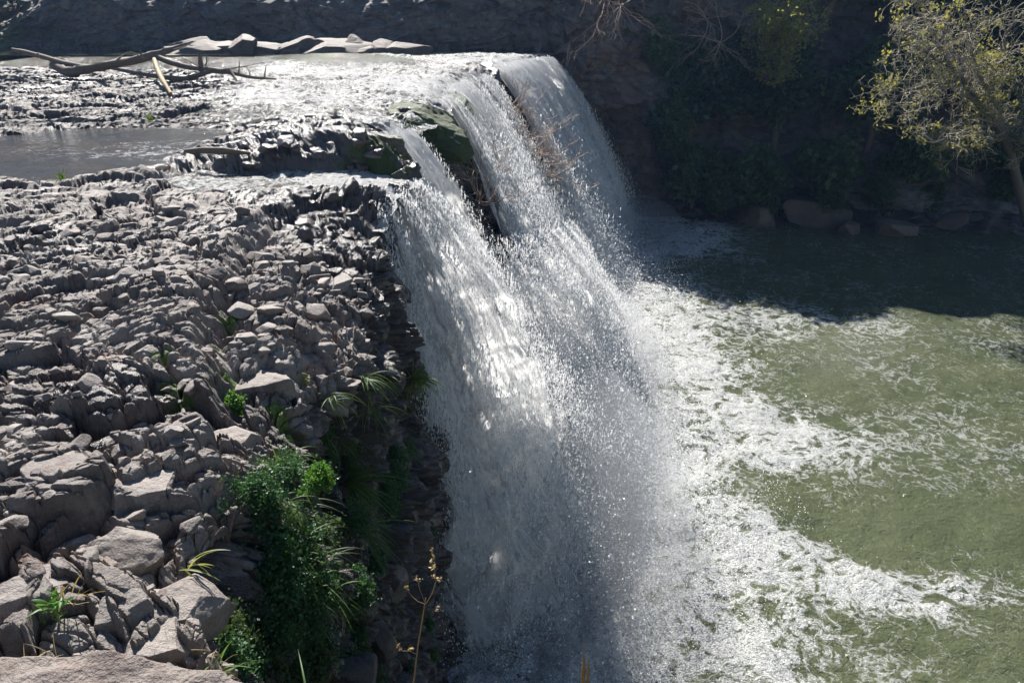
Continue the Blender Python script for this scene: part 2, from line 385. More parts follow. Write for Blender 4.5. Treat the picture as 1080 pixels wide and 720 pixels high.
def rock_detail(a, b, near):
    """a along the profile, b along the rim (metres)"""
    h1, e1, t1 = blocks(a, b, 101, .95, .7, .3, .45, 1.1)
    h2, e2, t2 = blocks(a, b, 202, .40, .7, .3, .7, 1.3)
    h3, e3, t3 = blocks(a, b, 303, .17, .75, .25, .3, 1.2)
    sm = np.interp(b, [0, 4, 6, 9, 12], [.65, .8, 1, .8, .6])
    h5, e5, t5 = blocks(a, b, 606, .27, .65, .3, -.35, 1.8, .25)
    d = .06 * sm * h5 - .05 * sm * (1 - sstep(0, .10, e5)) + .20 * h1 + .105 * h2 + .042 * sm * h3
    d = d - .16 * (1 - sstep(0, .09, e1)) - .075 * (1 - sstep(0, .10, e2)) - .012 * (1 - sstep(0, .12, e3))
    if near:
        h4, e4, t4 = blocks(a, b, 404, .075, .8, .2, .9, 1.0)
        d = d + .013 * sm * h4
    d = d + .05 * fbm2(a * 1.3, b * 1.3, 12, 3) + .006 * fbm2(a * 12, b * 12, 14, 3)
    return d, .45 * t1 + .35 * t2 + .2 * t3
def ledge_mesh():
    # rows along Y, finer near the viewer
    Ys = [-2.0]
    while Ys[-1] < 46: Ys.append(Ys[-1] + min(.10, max(.0075 if Ys[-1] > 2.1 else .05, .0005 * Ys[-1] ** 2)))
    Ys = np.array(Ys); nY = len(Ys)
    nT, nC = 640, 430
    u = np.linspace(1, 0, nT) ** 1.25
    W = 1.9 + .86 * np.abs(Ys) + 1.5 * (1 - sstep(0, 2.5, Ys))
    Qt = -W[None, :] * u[:, None]                                    # inland
    c = np.linspace(0, 1, nC + 1)[1:] ** 1.25
    Qc = (10.4 * c)[:, None] * np.ones((1, nY))
    Q = np.vstack([Qt, Qc]); Yg = np.ones((nT + nC, 1)) * Ys[None, :]
    r = rim(Ys)[None, :]; dr = np.gradient(rim(Ys), Ys)[None, :]
    dep = np.maximum(Q, 0)
    # how the cliff leans out with depth
    fl = np.interp(Yg, [0, 3, 5, 8, 12, 14, 18, 20, 24, 30, 46], [.1, .1, .35, .25, .55, .5, .5, 1.9, 1.5, .8, .9])
    out = fl * sstep(0, 5, dep) + .9 * sstep(7.2, 9.8, dep) * (1 - sstep(12, 15, Yg) * .5)
    out = out + .35 * fbm2(dep * .5, Yg * .5, 71, 4) * sstep(.2, 1.5, dep)
    out = out + .30 * blocks(dep, Yg, 111, 1.6, .6, .3, .1, 1.6)[0] * sstep(.3, 1.5, dep)
    X = r + np.minimum(Q, 0) + out
    rad = .22
    Z = top_height(X, Yg, np.minimum(Q, 0)) - dep
    X = X - .12 * np.exp(-(Q / rad) ** 2); Z = Z - .10 * np.exp(-(Q / rad) ** 2)
    bl = sstep(-.15, .35, Q)
    drc = np.clip(dr, -1.2, 1.2)
    nx = bl; ny = -drc * bl * .7; nz = 1 - bl
    L = np.sqrt(nx * nx + ny * ny + nz * nz); nx, ny, nz = nx / L, ny / L, nz / L
    d, tone = rock_detail(Q, Yg, True)
    # amplitude: flat worn bed further up the river, rugged near
    amp = np.interp(Yg, [0, 4, 8, 12, 15, 20, 30, 46], [.95, .85, .64, .46, .45, .55, .55, .5])
    near_rim = 1 + .25 * np.exp(-((Q + .6) / .7) ** 2) * (Yg < 13)
    pond = sstep(-.2, .4, poly_sd(X, Yg, PO_POND)); chan = sstep(-.2, .3, poly_sd(X, Yg, PO_CHAN))
    amp = np.where(Q < 0.2, amp * near_rim, 1.35); amp = amp * (1 - .75 * pond) * (1 - .5 * chan)
    # the right tier has larger stepped blocks
    D = d * amp
    X = X + nx * D; Yq = Yg + ny * D; Z = Z + nz * D
    side = blocks(Q, Yg, 505, .3, .8, .3, .2)[0] * .02
    X = X + side * nz; Yq = Yq + .03 * fbm2(Q * 6, Yg * 6, 77, 3) * (1 - sstep(12, 20, Yg))
    tone = tone - .35 * sstep(14, 17, Yg)
    V = np.stack([X, Yq, Z], -1).reshape(-1, 3)
    wet = np.maximum(sstep(-.6, .4, poly_sd(X, Yg, PO_WETROCK)) * (.22 + .7 * sstep(-8, -3, X) + .3 * fbm2(X * .4, Yg * .8, 88, 3)), sstep(-.3, .2, poly_sd(X, Yg, PO_TRICKLE)) * .95)
    wet = np.maximum(wet, np.where(Q > .5, .72 + .35 * sstep(8.5, 10.5, Yg) + .3 * fbm2(dep, Yg, 89), 0))
    wet = np.maximum(wet, .9 * sstep(-.15, .1, poly_sd(X, Yg, PO_PUDDLE)) * (fbm2(X * 3, Yg * 3, 33) > -.1))
    wet = np.maximum(wet, np.where((Q < .2) & (Yg > 3.5), .24 + .55 * fbm2(X * .9, Yg * .9, 92, 4), 0))
    moss = np.zeros_like(X)
    for (px, py, z, rr, s) in [(388, 158, .2, .8, 1.0), (405, 156, .1, .6, 1), (452, 125, 0, 1.2, .9), (490, 100, .1, .9, .95), (500, 92, .1, .5, 1), (485, 150, None, 0, 0)]:
        if z is None: continue
        p = atz(px, py, z); moss = np.maximum(moss, s * np.exp(-((X - p[0]) ** 2 + (Yg - p[1]) ** 2) / rr ** 2) * (1 - .12 * dep))
    for (px, py) in [(170, 378), (178, 400), (188, 412), (232, 350), (240, 330), (235, 378), (210, 438), (285, 385), (300, 392)]:
        p = atz(px, py, -.1); moss = np.maximum(moss, .75 * np.exp(-((X - p[0]) ** 2 + (Yg - p[1]) ** 2) / .16 ** 2))
    moss = np.maximum(moss, np.where((Q > .2) & (Yg > 19) & (Yg < 26), .62 * np.exp(-dep / 3.0), 0))
    moss = np.maximum(moss, np.where((Q > .3) & (Yg < 15), .30 + .25 * fbm2(dep * .8, Yg * .8, 91), 0))
    rust = np.zeros_like(X)
    for (px, py, rr) in [(143, 424, .13), (95, 378, .2), (60, 565, .18), (20, 570, .12), (30, 322, .2)]:
        p = atz(px, py, 0); rust = np.maximum(rust, .8 * np.exp(-((X - p[0]) ** 2 + (Yg - p[1]) ** 2) / rr ** 2))
    rust = rust * (.5 + .5 * noise2(X * 9, Yg * 9, 3))
    o = mesh_obj('rock_ledge', V, grid_faces(nT + nC, nY), M['rock'], attrs=dict(tone=tone, wet=wet, moss=moss, rust=np.clip(rust, 0, 1)), smooth=False)
    me = o.data
    tag(o, kind='structure')
    return o, (Q, Yg, X, Yq, Z)
ledge, LG = ledge_mesh()
# lookup of the finished surface for placing things on it
_Q, _Yg, _X, _Yq, _Z = LG
_top = _Q[:, 0] <= 0
def ground_at(x, y):
    """height of the ledge top at x, y"""
    j = int(np.argmin(abs(_Yg[0] - y))); col = _X[_top, j]; i = int(np.argmin(abs(col - x))); return float(_Z[_top, j][i])
def cliff_at(y, z):
    """point on the cliff face at given y and height"""
    j = int(np.argmin(abs(_Yg[0] - y))); m = ~_top; i = int(np.argmin(abs(_Z[m, j] - z))); return np.array([_X[m, j][i], _Yq[m, j][i], _Z[m, j][i]])
def on_ledge(px, py, it=6):
    z = 0.0
    for _ in range(it):
        p = atz(px, py, z); z = .5 * z + .5 * ground_at(p[0], p[1])
    return atz(px, py, z)
def on_cliff(px, py):
    """where the sight line through a photo pixel meets the cliff"""
    best = None
    for X in np.linspace(-2.6, -.9, 60):
        d = ray(px, py)
        p = atx(px, py, X)
        q = cliff_at(p[1], p[2]); e = abs(q[0] - p[0])
        if best is None or e < best[0]: best = (e, q)
    return best[1]

# ================================================================= water on the ledge
def water_sheet(name, x0, x1, y0, y1, nx, ny, zf, foamf, mat, waves, rimcut=True, **tags):
    ys = np.linspace(y0, y1, ny); X = []; 
    Yg = ys[:, None] * np.ones((1, nx))
    r = rim(ys)[:, None] - .05
    xe = np.minimum(x1, r + .12) if rimcut else np.full_like(r, x1)
    X = x0 + (xe - x0) * np.linspace(0, 1, nx)[None, :]
    Z = zf(X, Yg) + waves(X, Yg)
    V = np.stack([X, Yg, Z], -1).reshape(-1, 3)
    o = mesh_obj(name, V, grid_faces(ny, nx), mat, attrs=dict(foam=np.clip(foamf(X, Yg), 0, 1)), uv=V)
    tag(o, **tags); return o
# rapids over the far part of the ledge
def rapid_z(X, Y):
    s = poly_sd(X, Y, PO_RAPID)
    b = -.20 + .17 * sstep(-1.2, 1.6, s) - .22 * (1 - sstep(-3.5, -.8, s)) 
    q = X - rim(Y); b = b + .22 * calm(X, Y)
    return b - .25 * sstep(-.8, 0, q) + .05
def rapid_foam(X, Y):
    s = poly_sd(X, Y, PO_RAPID)
    return (1 - calm(X, Y)) * (1 - .5 * (1 - sstep(-14, -9, X))) * (.20 + .36 * sstep(-1.5, 1.5, s) + .45 * fbm2(X * .25, Y * .6, 41, 4) + .22 * sstep(-3, 0, X - rim(Y)))
def rapid_waves(X, Y):
    return (1 - .93 * calm(X, Y)) * (.20 * fbm2(X * 1.1, Y * 1.6, 42, 5) + .08 * np.abs(fbm2(X * 3, Y * 4, 43, 3)))
water_sheet('river_rapids', -26, 9, 19.6, 43.4, 620, 560, rapid_z, rapid_foam, M['river'], rapid_waves, kind='structure')
water_sheet('river', -75, 9, 43.3, 56, 200, 90, lambda X, Y: -.08 + 0 * X, lambda X, Y: .0 + .0 * X + .3 * sstep(-6, 0, X) * (Y < 45), M['river_calm'], lambda X, Y: .012 * fbm2(X * .6, Y * 2, 44, 3), kind='structure')
water_sheet('shallow_pond', -17, -5.5, 12.7, 19.0, 260, 160, lambda X, Y: -.05 - .4 * (1 - sstep(-.9, -.1, poly_sd(X, Y, PO_POND))), lambda X, Y: .0 + .30 * np.clip(fbm2(X * .25, Y * .9, 45, 3), -.3, 1) + .15 * sstep(-9.5, -6, X), M['pond'], lambda X, Y: .012 * fbm2(X * 1.3, Y * 3, 46, 4), rimcut=False, kind='structure')
def chan_z(X, Y):
    q = X - rim(Y); s = poly_sd(X, Y, PO_CHAN)
    return -.26 - .12 * sstep(-1.2, 0, q) - .25 * (1 - sstep(-.8, .1, s)) - .5 * (1 - sstep(-7.8, -6.9, X))
water_sheet('side_channel', -7.8, 0, 11.9, 15.3, 300, 200, chan_z, lambda X, Y: .48 + .40 * sstep(-4.8, -3.2, X) + .2 * fbm2(X * 1.5, Y * 3, 47, 3), M['river'], lambda X, Y: .05 * fbm2(X * 2.2, Y * 4, 48, 5) * 1.5, kind='structure')

# ================================================================= the plunge pool
def pool_foam(X, Y):
    f = np.full(X.shape, .19)
    # strips and tongues of foam measured on the water surface
    def blob(px, py, rx, ry, s, ang=0):
        p = atz(px, py, WATER_Z); c, k = math.cos(R(ang)), math.sin(R(ang))
        u = ((X - p[0]) * c + (Y - p[1]) * k) / rx; v = (-(X - p[0]) * k + (Y - p[1]) * c) / ry
        return s * np.exp(-(u * u + v * v))
    wx = 1.3 * fbm2(X * .35, Y * .35, 61, 4); wy = 1.3 * fbm2(X * .35 + 9, Y * .35, 62, 3)
    X0, Y0 = X, Y
    X = X + wx; Y = Y + wy
    L = [(640, 430, 3.6, 6.5, 1.0, 8), (640, 380, 3, 6, .9, 0), (700, 350, 2.6, 3, .45, 0), (720, 470, 3.2, 2.2, .75, 0), (780, 455, 3.2, 1.3, .45, 10), (850, 470, 2.8, .9, .35, 10),
         (700, 580, 2.8, 1.7, .95, 0), (800, 580, 3.0, 1.0, .75, -8), (890, 595, 2.4, .7, .62, -14), (960, 615, 1.8, .5, .42, -20), (1030, 635, 1.3, .35, .22, -15),
         (640, 700, 3.2, 2.2, .50, 0), (760, 660, 2.4, 1.1, .45, 0), (860, 660, 2.0, .7, .22, -10), (820, 710, 1.8, .7, .25, 0), (560, 640, 3.5, 4.0, .75, 0),
         (720, 315, 2.2, 1.5, .42, 0), (790, 335, 4, 1.6, .28, 0), (870, 345, 6, 1.6, .20, 0), (980, 370, 7, 2.0, .12, 0), (1000, 480, 5, 2.6, .10, 0),
         (640, 265, 2.4, 2.6, 1.2, 0), (690, 242, 3.4, 2.8, 1.6, 0), (650, 290, 3, 1.5, .5, 0), (730, 262, 2.5, 1.4, .45, 0)]
    for b in L: f = f + blob(*b)
    hole = blob(770, 520, 3.0, 1.3, .38, 0) + blob(740, 700, 1.0, .7, .5) + blob(910, 560, 3, 1.2, .2) + blob(1030, 560, 4, 2, .12) + blob(1000, 690, 4, 1.5, .14)
    f = np.minimum(f - hole, .95) + .20 * fbm2(X * .5, Y * .5, 63, 4) + .22 * fbm2(X * 1.6, Y * 1.6, 60, 4) * sstep(.2, .6, f)
    f = f * .82 + .6 * (1 - sstep(1.5, 6, X0 - rim(Y0)))
    return f
def pool_mesh():
    ys = [3.0]
    while ys[-1] < 47: ys.append(ys[-1] + .035 + .0012 * ys[-1])
    ys = np.array(ys); xs = np.concatenate([np.linspace(-3.5, 9, 260), np.linspace(9.06, 20, 150), np.linspace(20.2, 60, 110)])
    Yg, X = np.meshgrid(ys, xs, indexing='ij')
    f = pool_foam(X, Yg)
    act = sstep(.15, .9, f)
    z = .05 * fbm2(X * .5, Yg * .5, 64, 4) + act * .16 * fbm2(X * 1.3, Yg * 1.3, 65, 5) + act * .05 * np.abs(fbm2(X * 5, Yg * 5, 66, 3))
    near = 1 - sstep(0, 4, X - rim(Yg) - 2.2)
    z = z + near * .45 * np.abs(fbm2(X * 1.1, Yg * 1.1, 67, 5))
    z = z + .05 * fbm2(X * 1.2, Yg * 1.9, 68, 4) + .05 * np.sin(.9 * X * .5 - 1.6 * Yg + 2.5 * fbm2(X * .2, Yg * .2, 69, 3)) * .5 
    V = np.stack([X, Yg, WATER_Z + z], -1).reshape(-1, 3)
    o = mesh_obj('pool_water', V, grid_faces(len(ys), len(xs)), M['pool'], attrs=dict(foam=np.clip(f, 0, 1)), uv=V)
    tag(o, kind='structure')
pool_mesh()
# ================================================================= the falls
def arc(u, t, top, base, k=.25):
    """ballistic curtain; u along the lip, t 0..1 down"""
    n = len(top); s = np.linspace(0, 1, n)
    T = np.stack([np.interp(u, s, top[:, i]) for i in range(3)], -1); B = np.stack([np.interp(u, s, base[:, i]) for i in range(3)], -1)
    h = t ** .62                                                    # horizontal progress runs ahead at the top (free fall)
    P = T + (B - T) * np.stack([h, h, k * h + (1 - k) * t], -1)
    return P
def curtain(name, top, base, nu, ntt, mat, thick, seed, dens, parent=None, jag=.0):
    top = np.asarray(top, float); base = np.asarray(base, float)
    U, T = np.meshgrid(np.linspace(0, 1, nu), np.linspace(0, 1, ntt), indexing='ij')
    P = arc(U, T, top, base)
    wid = np.linalg.norm(np.diff(top, axis=0), axis=1).sum(); ln = np.linalg.norm(base[0] - top[0])
    a = U * max(wid, 1.5); b = (T ** .6) * ln
    d = base.mean(0) - top.mean(0); nrm = np.array([d[0], d[1], 0]); nrm = np.array([1.0, 0, 0]) if np.linalg.norm(nrm) < .5 else nrm / np.linalg.norm(nrm)
    lane = fbm2(a * 2.2, b * .22, seed, 5); lump = fbm2(a * 1.1, b * .9 - a * .2, seed + 5, 5)
    D = thick + (.12 + .30 * T) * lane * 1.8 + .75 * T * lump + (.04 + .12 * T) * fbm2(a * 3.5, b * 2.6, seed + 9, 4)
    P = P + D[..., None] * nrm
    P[..., 1] += (.10 + .5 * T) * fbm2(b * 1.3, a * .8 + 5, seed + 14, 5)
    edge = np.minimum(U, 1 - U) * max(wid, 1.5)
    de = dens(U, T) - .35 * (1 - sstep(0, .45 + .25 * noise2(b * 2.5, b * 0, seed), edge)) - .2 * (1 - sstep(0, .03, T)) * 0 - .15 * sstep(.93, 1.0, T)
    flow = np.stack([a, b, np.full_like(a, seed)], -1)
    return mesh_obj(name, P.reshape(-1, 3), grid_faces(nu, ntt), mat, parent=parent, attrs=dict(dens=de), uv=flow.reshape(-1, 3))
W = WATER_Z
FALLS = {
 'near': (np.array([[-2.65, 12.5, -.36], [-2.5, 13.2, -.30], [-2.35, 14.0, -.28], [-2.1, 14.7, -.38]]),
          np.array([[-1.55, 10.6, W], [.2, 12.0, W], [1.4, 14.0, W], [2.2, 16.4, W]])),
 'notch': (np.array([[-3.3, 17.9, -.2], [-3.25, 18.9, -.12], [-3.1, 20.0, -.05]]),
           np.array([[.1, 13.8, W], [.8, 15.9, W], [1.5, 17.8, W]])),
 'middle': (np.array([[-2.2, 24.3, -.1], [-2.3, 26, -.12], [-2.3, 29, -.15], [-2.0, 32.5, -.12], [-1.4, 33.9, -.1]]),
            np.array([[1.4, 19.5, W], [2.3, 21.5, W], [2.9, 25, W], [3.0, 28.5, W], [3.0, 31, W]])),
 'far': (np.array([[-1.0, 36.2, -.06], [-.8, 37.6, -.08], [.1, 39.4, -.08], [.9, 41.2, -.08], [1.8, 43.0, -.1]]),
         np.array([[3.6, 30.5, W], [4.3, 33.5, W], [5.0, 37, W], [5.8, 40, W], [6.6, 43, W]])),
 'burst': (np.array([[-1.5, 18.6, -3.0], [-.7, 19.0, -2.9], [.1, 20.4, -3.2], [.9, 22.5, -3.7], [1.7, 25.5, -4.3]]),
           np.array([[.9, 14.2, W], [1.9, 16, W], [2.8, 18.5, W], [3.5, 21.5, W], [4.0, 26, W]])),
}
specs = {
 'near': ('white near cascade pouring from the side channel, its lower half in shade', 110, 220, lambda u, t: .58 + .04 * t + 0 * u),
 'notch': ('narrow slanting cascade between the small mossy ledge and the dark mossy rock face', 60, 200, lambda u, t: .78 + .10 * t + 0 * u),
 'middle': ('wide bright cascade tumbling past the far side of the tall dark mossy rock face', 260, 230, lambda u, t: .66 + .08 * t - .25 * np.exp(-((u - .80) / .09) ** 2) * (t < .75)),
 'burst': ('broad burst of white broken water below the tall dark mossy rock face', 160, 200, lambda u, t: .60 + .08 * t - .45 * (1 - sstep(0, .16 + .1 * noise2(u * 9, u * 0, 4), t))),
 'far': ('tall farthest fall dropping beside the shaded brown cliff at the head of the pool', 200, 200, lambda u, t: .86 - .28 * np.exp(-((u - .78) / .05) ** 2) * (t < .8) - .1 * np.exp(-((u - .35) / .06) ** 2)),
}
def drops(P, r, elong):
    """a batch of four-sided droplets as one array pair"""
    n = len(P); base = np.array([[1, 1, 1], [1, -1, -1], [-1, 1, -1], [-1, -1, 1]], float)
    q = rng.normal(size=(n, 3, 3)); Qm, _ = np.linalg.qr(q)
    V = np.einsum('kj,nji->nki', base, Qm) * r[:, None, None]
    V[..., 2] *= elong[:, None]
    V = V + P[:, None, :]
    F = np.array([[0, 1, 2], [0, 3, 1], [0, 2, 3], [1, 3, 2]])
    return V.reshape(-1, 3), (np.arange(n)[:, None, None] * 4 + F[None]).reshape(-1, 3)
drop_parts = []
for key, (top, base) in FALLS.items():
    label, nu, ntt, dens = specs[key]
    root = empty('waterfall', tuple(base.mean(0)))
    tag(root, label, 'waterfall')
    inv = -np.array(root.location)
    for li, (th, mt, dd) in enumerate([(0.0, M['fall_core'], 0), (.28, M['fall_veil'], -.02), (.6, M['fall_veil'], -.08)]):
        o = curtain('water_curtain' if li == 0 else 'spray_veil', top + inv, base + inv, nu, ntt, mt, th, 900 + li * 31 + nu, (lambda u, t, dd=dd, dens=dens, li=li: dens(u, t) + dd + (.12 * t if li else 0)), parent=root)
    n = {'near': 120000, 'notch': 45000, 'middle': 120000, 'far': 160000, 'burst': 170000}[key]
    u = rng.random(n); t = rng.random(n) ** .8
    a = u * 6; keep = (fbm2(a * 5 + nu, t * 3, 7 + nu, 3) + .25) > rng.random(n) * .55
    u, t = u[keep], t[keep]; n = len(u)
    P = arc(u, t, top, base); sg = (.05 + .55 * t ** 1.3)
    P[:, 0] += .25 + abs(rng.normal(size=n)) * sg * 1.2; P[:, 1] += rng.normal(size=n) * sg * .6; P[:, 2] += rng.normal(size=n) * .2 * t + .1
    dist = np.linalg.norm(P - np.array([0, 0, CAMZ]), axis=1)
    r = np.exp(rng.normal(size=n) * .42) * .0042 * (dist / 16) ** .4
    V, F = drops(P, r, 1.5 + 7 * rng.random(n) * (1 - t * .5))
    o = mesh_obj('droplets', V + inv, F, M['drop'], parent=root, smooth=False); o['kind'] = 'stuff'
# spray thrown out over the pool
def spray():
    n = 150000
    th = rng.random(n)
    B = np.vstack([FALLS['near'][1], FALLS['notch'][1][1:], FALLS['middle'][1], FALLS['far'][1][1:3]]); B = B[np.argsort(B[:, 1])]
    s = np.linspace(0, 1, len(B)); P = np.stack([np.interp(th, s, B[:, i]) for i in range(3)], -1)
    cl = fbm2(P[:, 1] * 1.5, P[:, 1] * 0, 99, 4)
    reach = abs(rng.normal(size=n)); 
    P[:, 0] += rng.normal(size=n) * .5 + reach * (1.9 + .8 * cl); P[:, 1] += rng.normal(size=n) * 1.0
    hgt = np.minimum(rng.exponential(1.0, n), 2.6) * (1.7 + 1.5 * cl) * np.exp(-reach * 1.1) * np.interp(P[:, 1], [10, 22, 32, 38], [1, 1, .6, .35])
    P[:, 2] = WATER_Z + .05 + hgt
    k = fbm3(P[:, 0] * 1.4, P[:, 1] * 1.4, P[:, 2] * 1.2, 77, 4) > -.12 + .2 * (rng.random(n) - .5)
    P = P[k]; n = len(P)
    r = np.exp(rng.normal(size=n) * .5) * .0055 * (np.linalg.norm(P - np.array([0, 0, CAMZ]), axis=1) / 18) ** .3
    V, F = drops(P, r, np.ones(n))
    o = mesh_obj('spray', V, F, M['drop'], smooth=False); tag(o, 'fine white spray bursting up where the falls strike the pool', 'spray', kind='stuff')
spray()

# soft mist hanging where the water strikes the pool
def mist():
    m, nt = new_mat('mist_volume'); N = NT(nt)
    v = N.n('ShaderNodeVolumePrincipled', Density=.11, Anisotropy=.3); v.inputs['Color'].default_value = (.93, .96, 1.0, 1); N.out(None, v.outputs[0])
    th = np.linspace(0, 2 * np.pi, 40, endpoint=False); ph = np.linspace(.02, np.pi - .02, 24)
    parts = []
    for (cx, cy, cz, a, b, c) in [(2.0, 15.2, -8.6, 2.4, 5.5, 2.7), (3.6, 24.5, -9.0, 2.0, 6.5, 1.7), (6.8, 38.8, -8.9, 2.6, 4.0, 1.9)]:
        T, Pp = np.meshgrid(th, ph, indexing='xy'); w = 1 + .18 * fbm3(np.sin(Pp) * np.cos(T) * 1.5 + cx, np.sin(Pp) * np.sin(T) * 1.5, np.cos(Pp) * 1.5, 3, 3)
        V = np.stack([cx + a * w * np.sin(Pp) * np.cos(T), cy + b * w * np.sin(Pp) * np.sin(T), cz + c * w * np.cos(Pp)], -1).reshape(-1, 3); nr, nc = T.shape
        i = np.arange(nr - 1)[:, None] * nc + np.arange(nc)[None]; j = np.arange(nr - 1)[:, None] * nc + (np.arange(nc)[None] + 1) % nc
        F = np.stack([i, i + nc, j + nc, j], -1).reshape(-1, 4)
        cap = [[0, k + 1, k + 2, 0] for k in range(0)]
        V = np.vstack([V, V[:nc].mean(0), V[-nc:].mean(0)]); n = nr * nc
        F = np.vstack([F] + [np.array([[k, (k + 1) % nc, n, n]]) for k in range(nc)] + [np.array([[(nr - 1) * nc + (k + 1) % nc, (nr - 1) * nc + k, n + 1, n + 1]]) for k in range(nc)])
        parts.append((V, F))
    for k, (V, F) in enumerate(parts):
        import bmesh
        bm = bmesh.new(); vs = [bm.verts.new(v) for v in V]
        for f in F:
            q = list(dict.fromkeys(int(t) for t in f)); bm.faces.new([vs[t] for t in q])
        bmesh.ops.recalc_face_normals(bm, faces=bm.faces); me = bpy.data.meshes.new('mist'); bm.to_mesh(me); bm.free(); me.materials.append(m)
        o = bpy.data.objects.new('mist', me); COL.objects.link(o); tag(o, 'soft drifting mist over the pool at the foot of the falls', 'mist', kind='stuff')
mist()
# ================================================================= far cliff and hillside
PX = np.array([-80, -34, -30, -26, -5, 1.5, 3.2, 8.0, 9.6, 20, 34, 80])
PROF = np.array([  # (Y, z) points from foot to top for each PX
 [(50, -1), (50.5, .1), (51.5, .8), (53, 1.6), (56, 3.5), (60, 6), (70, 14)],
 [(49, -1), (49.5, .1), (50, .5), (51, 1.0), (54, 3.0), (60, 6), (70, 14)],
 [(48, -1), (48.1, .2), (48.4, .9), (49, 1.4), (52, 3.2), (60, 7), (70, 14)],
 [(47.6, -1), (47.7, .5), (48, 1.9), (48.5, 2.6), (50, 3.4), (58, 7.5), (70, 16)],
 [(47.6, -1), (47.7, .5), (47.9, 2.0), (48.5, 2.9), (50, 3.6), (53, 6.5), (70, 14)],  # from here on, unseen high ridge added behind, shaped to shade the pool
 [(46.4, -1), (46.6, .5), (46.9, 2.0), (47.6, 3.2), (49, 4.2), (53, 10.8), (70, 18)],
 [(44.6, -10.3), (44.7, -5), (43.9, -1), (44.6, 1.8), (48, 4.2), (53, 11.5), (70, 19)],
 [(44.8, -10.3), (45.2, -6.5), (43.6, -2.5), (44.2, 1.0), (48, 4.2), (53, 13.4), (70, 21)],
 [(43.2, -10.3), (46.0, -7.6), (47.8, -3.5), (48.4, .5), (50, 5.0), (53, 14.1), (70, 22)],
 [(41.0, -10.3), (43.6, -8.0), (46.5, -4.5), (48.6, .5), (50.5, 5.5), (53, 15.7), (70, 23)],
 [(39.5, -10.3), (42.5, -7.6), (45.5, -4.0), (48.6, .5), (50.5, 5.5), (53, 16.6), (70, 24)],
 [(38, -10.3), (42, -7.0), (46, -3.0), (49, 1.5), (51, 5.5), (53, 17), (72, 25)]], float)
def cliff_pt(X, s):
    X = X + 1.6 * fbm2(X * .3, s * 9, 711, 4) + 2.2 * fbm2(s * 7, s * 0, 712, 4) * (X > 3); k = PROF.shape[1]; ys = np.stack([np.interp(X, PX, PROF[:, i, 0]) for i in range(k)]); zs = np.stack([np.interp(X, PX, PROF[:, i, 1]) for i in range(k)])
    f = np.clip(s * (k - 1), 0, k - 1.0001); i = f.astype(int); t = f - i
    g = lambda A: np.take_along_axis(A, i[None], 0)[0] * (1 - t) + np.take_along_axis(A, i[None] + 1, 0)[0] * t
    return g(ys), g(zs)
def far_cliff():
    xs = np.concatenate([np.linspace(-80, -34, 60), np.linspace(-33.8, 12, 560), np.linspace(12.1, 48, 300), np.linspace(48.5, 80, 50)])
    ss = np.concatenate([np.linspace(0, .66, 330), np.linspace(.665, 1, 60)])
    X = (xs[:, None] * np.ones((1, len(ss)))); S = ss[None, :] * np.ones((len(xs), 1))
    Y, Z = cliff_pt(X.ravel(), S.ravel()); Y = Y.reshape(X.shape); Z = Z.reshape(X.shape)
    for _ in range(3): Y[:, 1:-1] = (Y[:, :-2] + 2 * Y[:, 1:-1] + Y[:, 2:]) / 4
    h1, e1, t1 = blocks(X, Z, 701, 3.2, .6, .3, .08, 1.5); h2, e2, t2 = blocks(X, Z, 702, 1.1, .5, .3, -.1, 1.5); h3, e3, t3 = blocks(X, Z, 703, .35, .6, .3, .2, 1.2)
    d = 1.0 * fbm2(X * .25, Z * .35, 704, 5) + .55 * h1 + .34 * h2 + .14 * h3 + .12 * fbm2(X * 2, Z * 2.5, 705, 4)
    foot = sstep(0, .08, S)
    Y = Y - d * .9 * (foot * .9 + .1) ; Z = Z + .15 * fbm2(X * .8, Y * .8, 706, 3)
    V = np.stack([X, Y, Z], -1).reshape(-1, 3)
    moss = .34 + .35 * fbm2(X * .35, Z * .35, 707, 4) + .25 * (Z > 3.5) - .10 * (X > 9)
    moss = np.where((X > -30) & (X < 1.5) & (Z < 3.6), .12, moss)
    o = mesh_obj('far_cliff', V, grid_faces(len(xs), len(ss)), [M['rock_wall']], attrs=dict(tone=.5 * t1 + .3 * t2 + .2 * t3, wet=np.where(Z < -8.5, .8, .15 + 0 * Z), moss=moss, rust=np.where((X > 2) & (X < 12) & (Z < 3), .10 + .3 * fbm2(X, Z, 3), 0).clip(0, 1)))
    tag(o, kind='structure')
far_cliff()

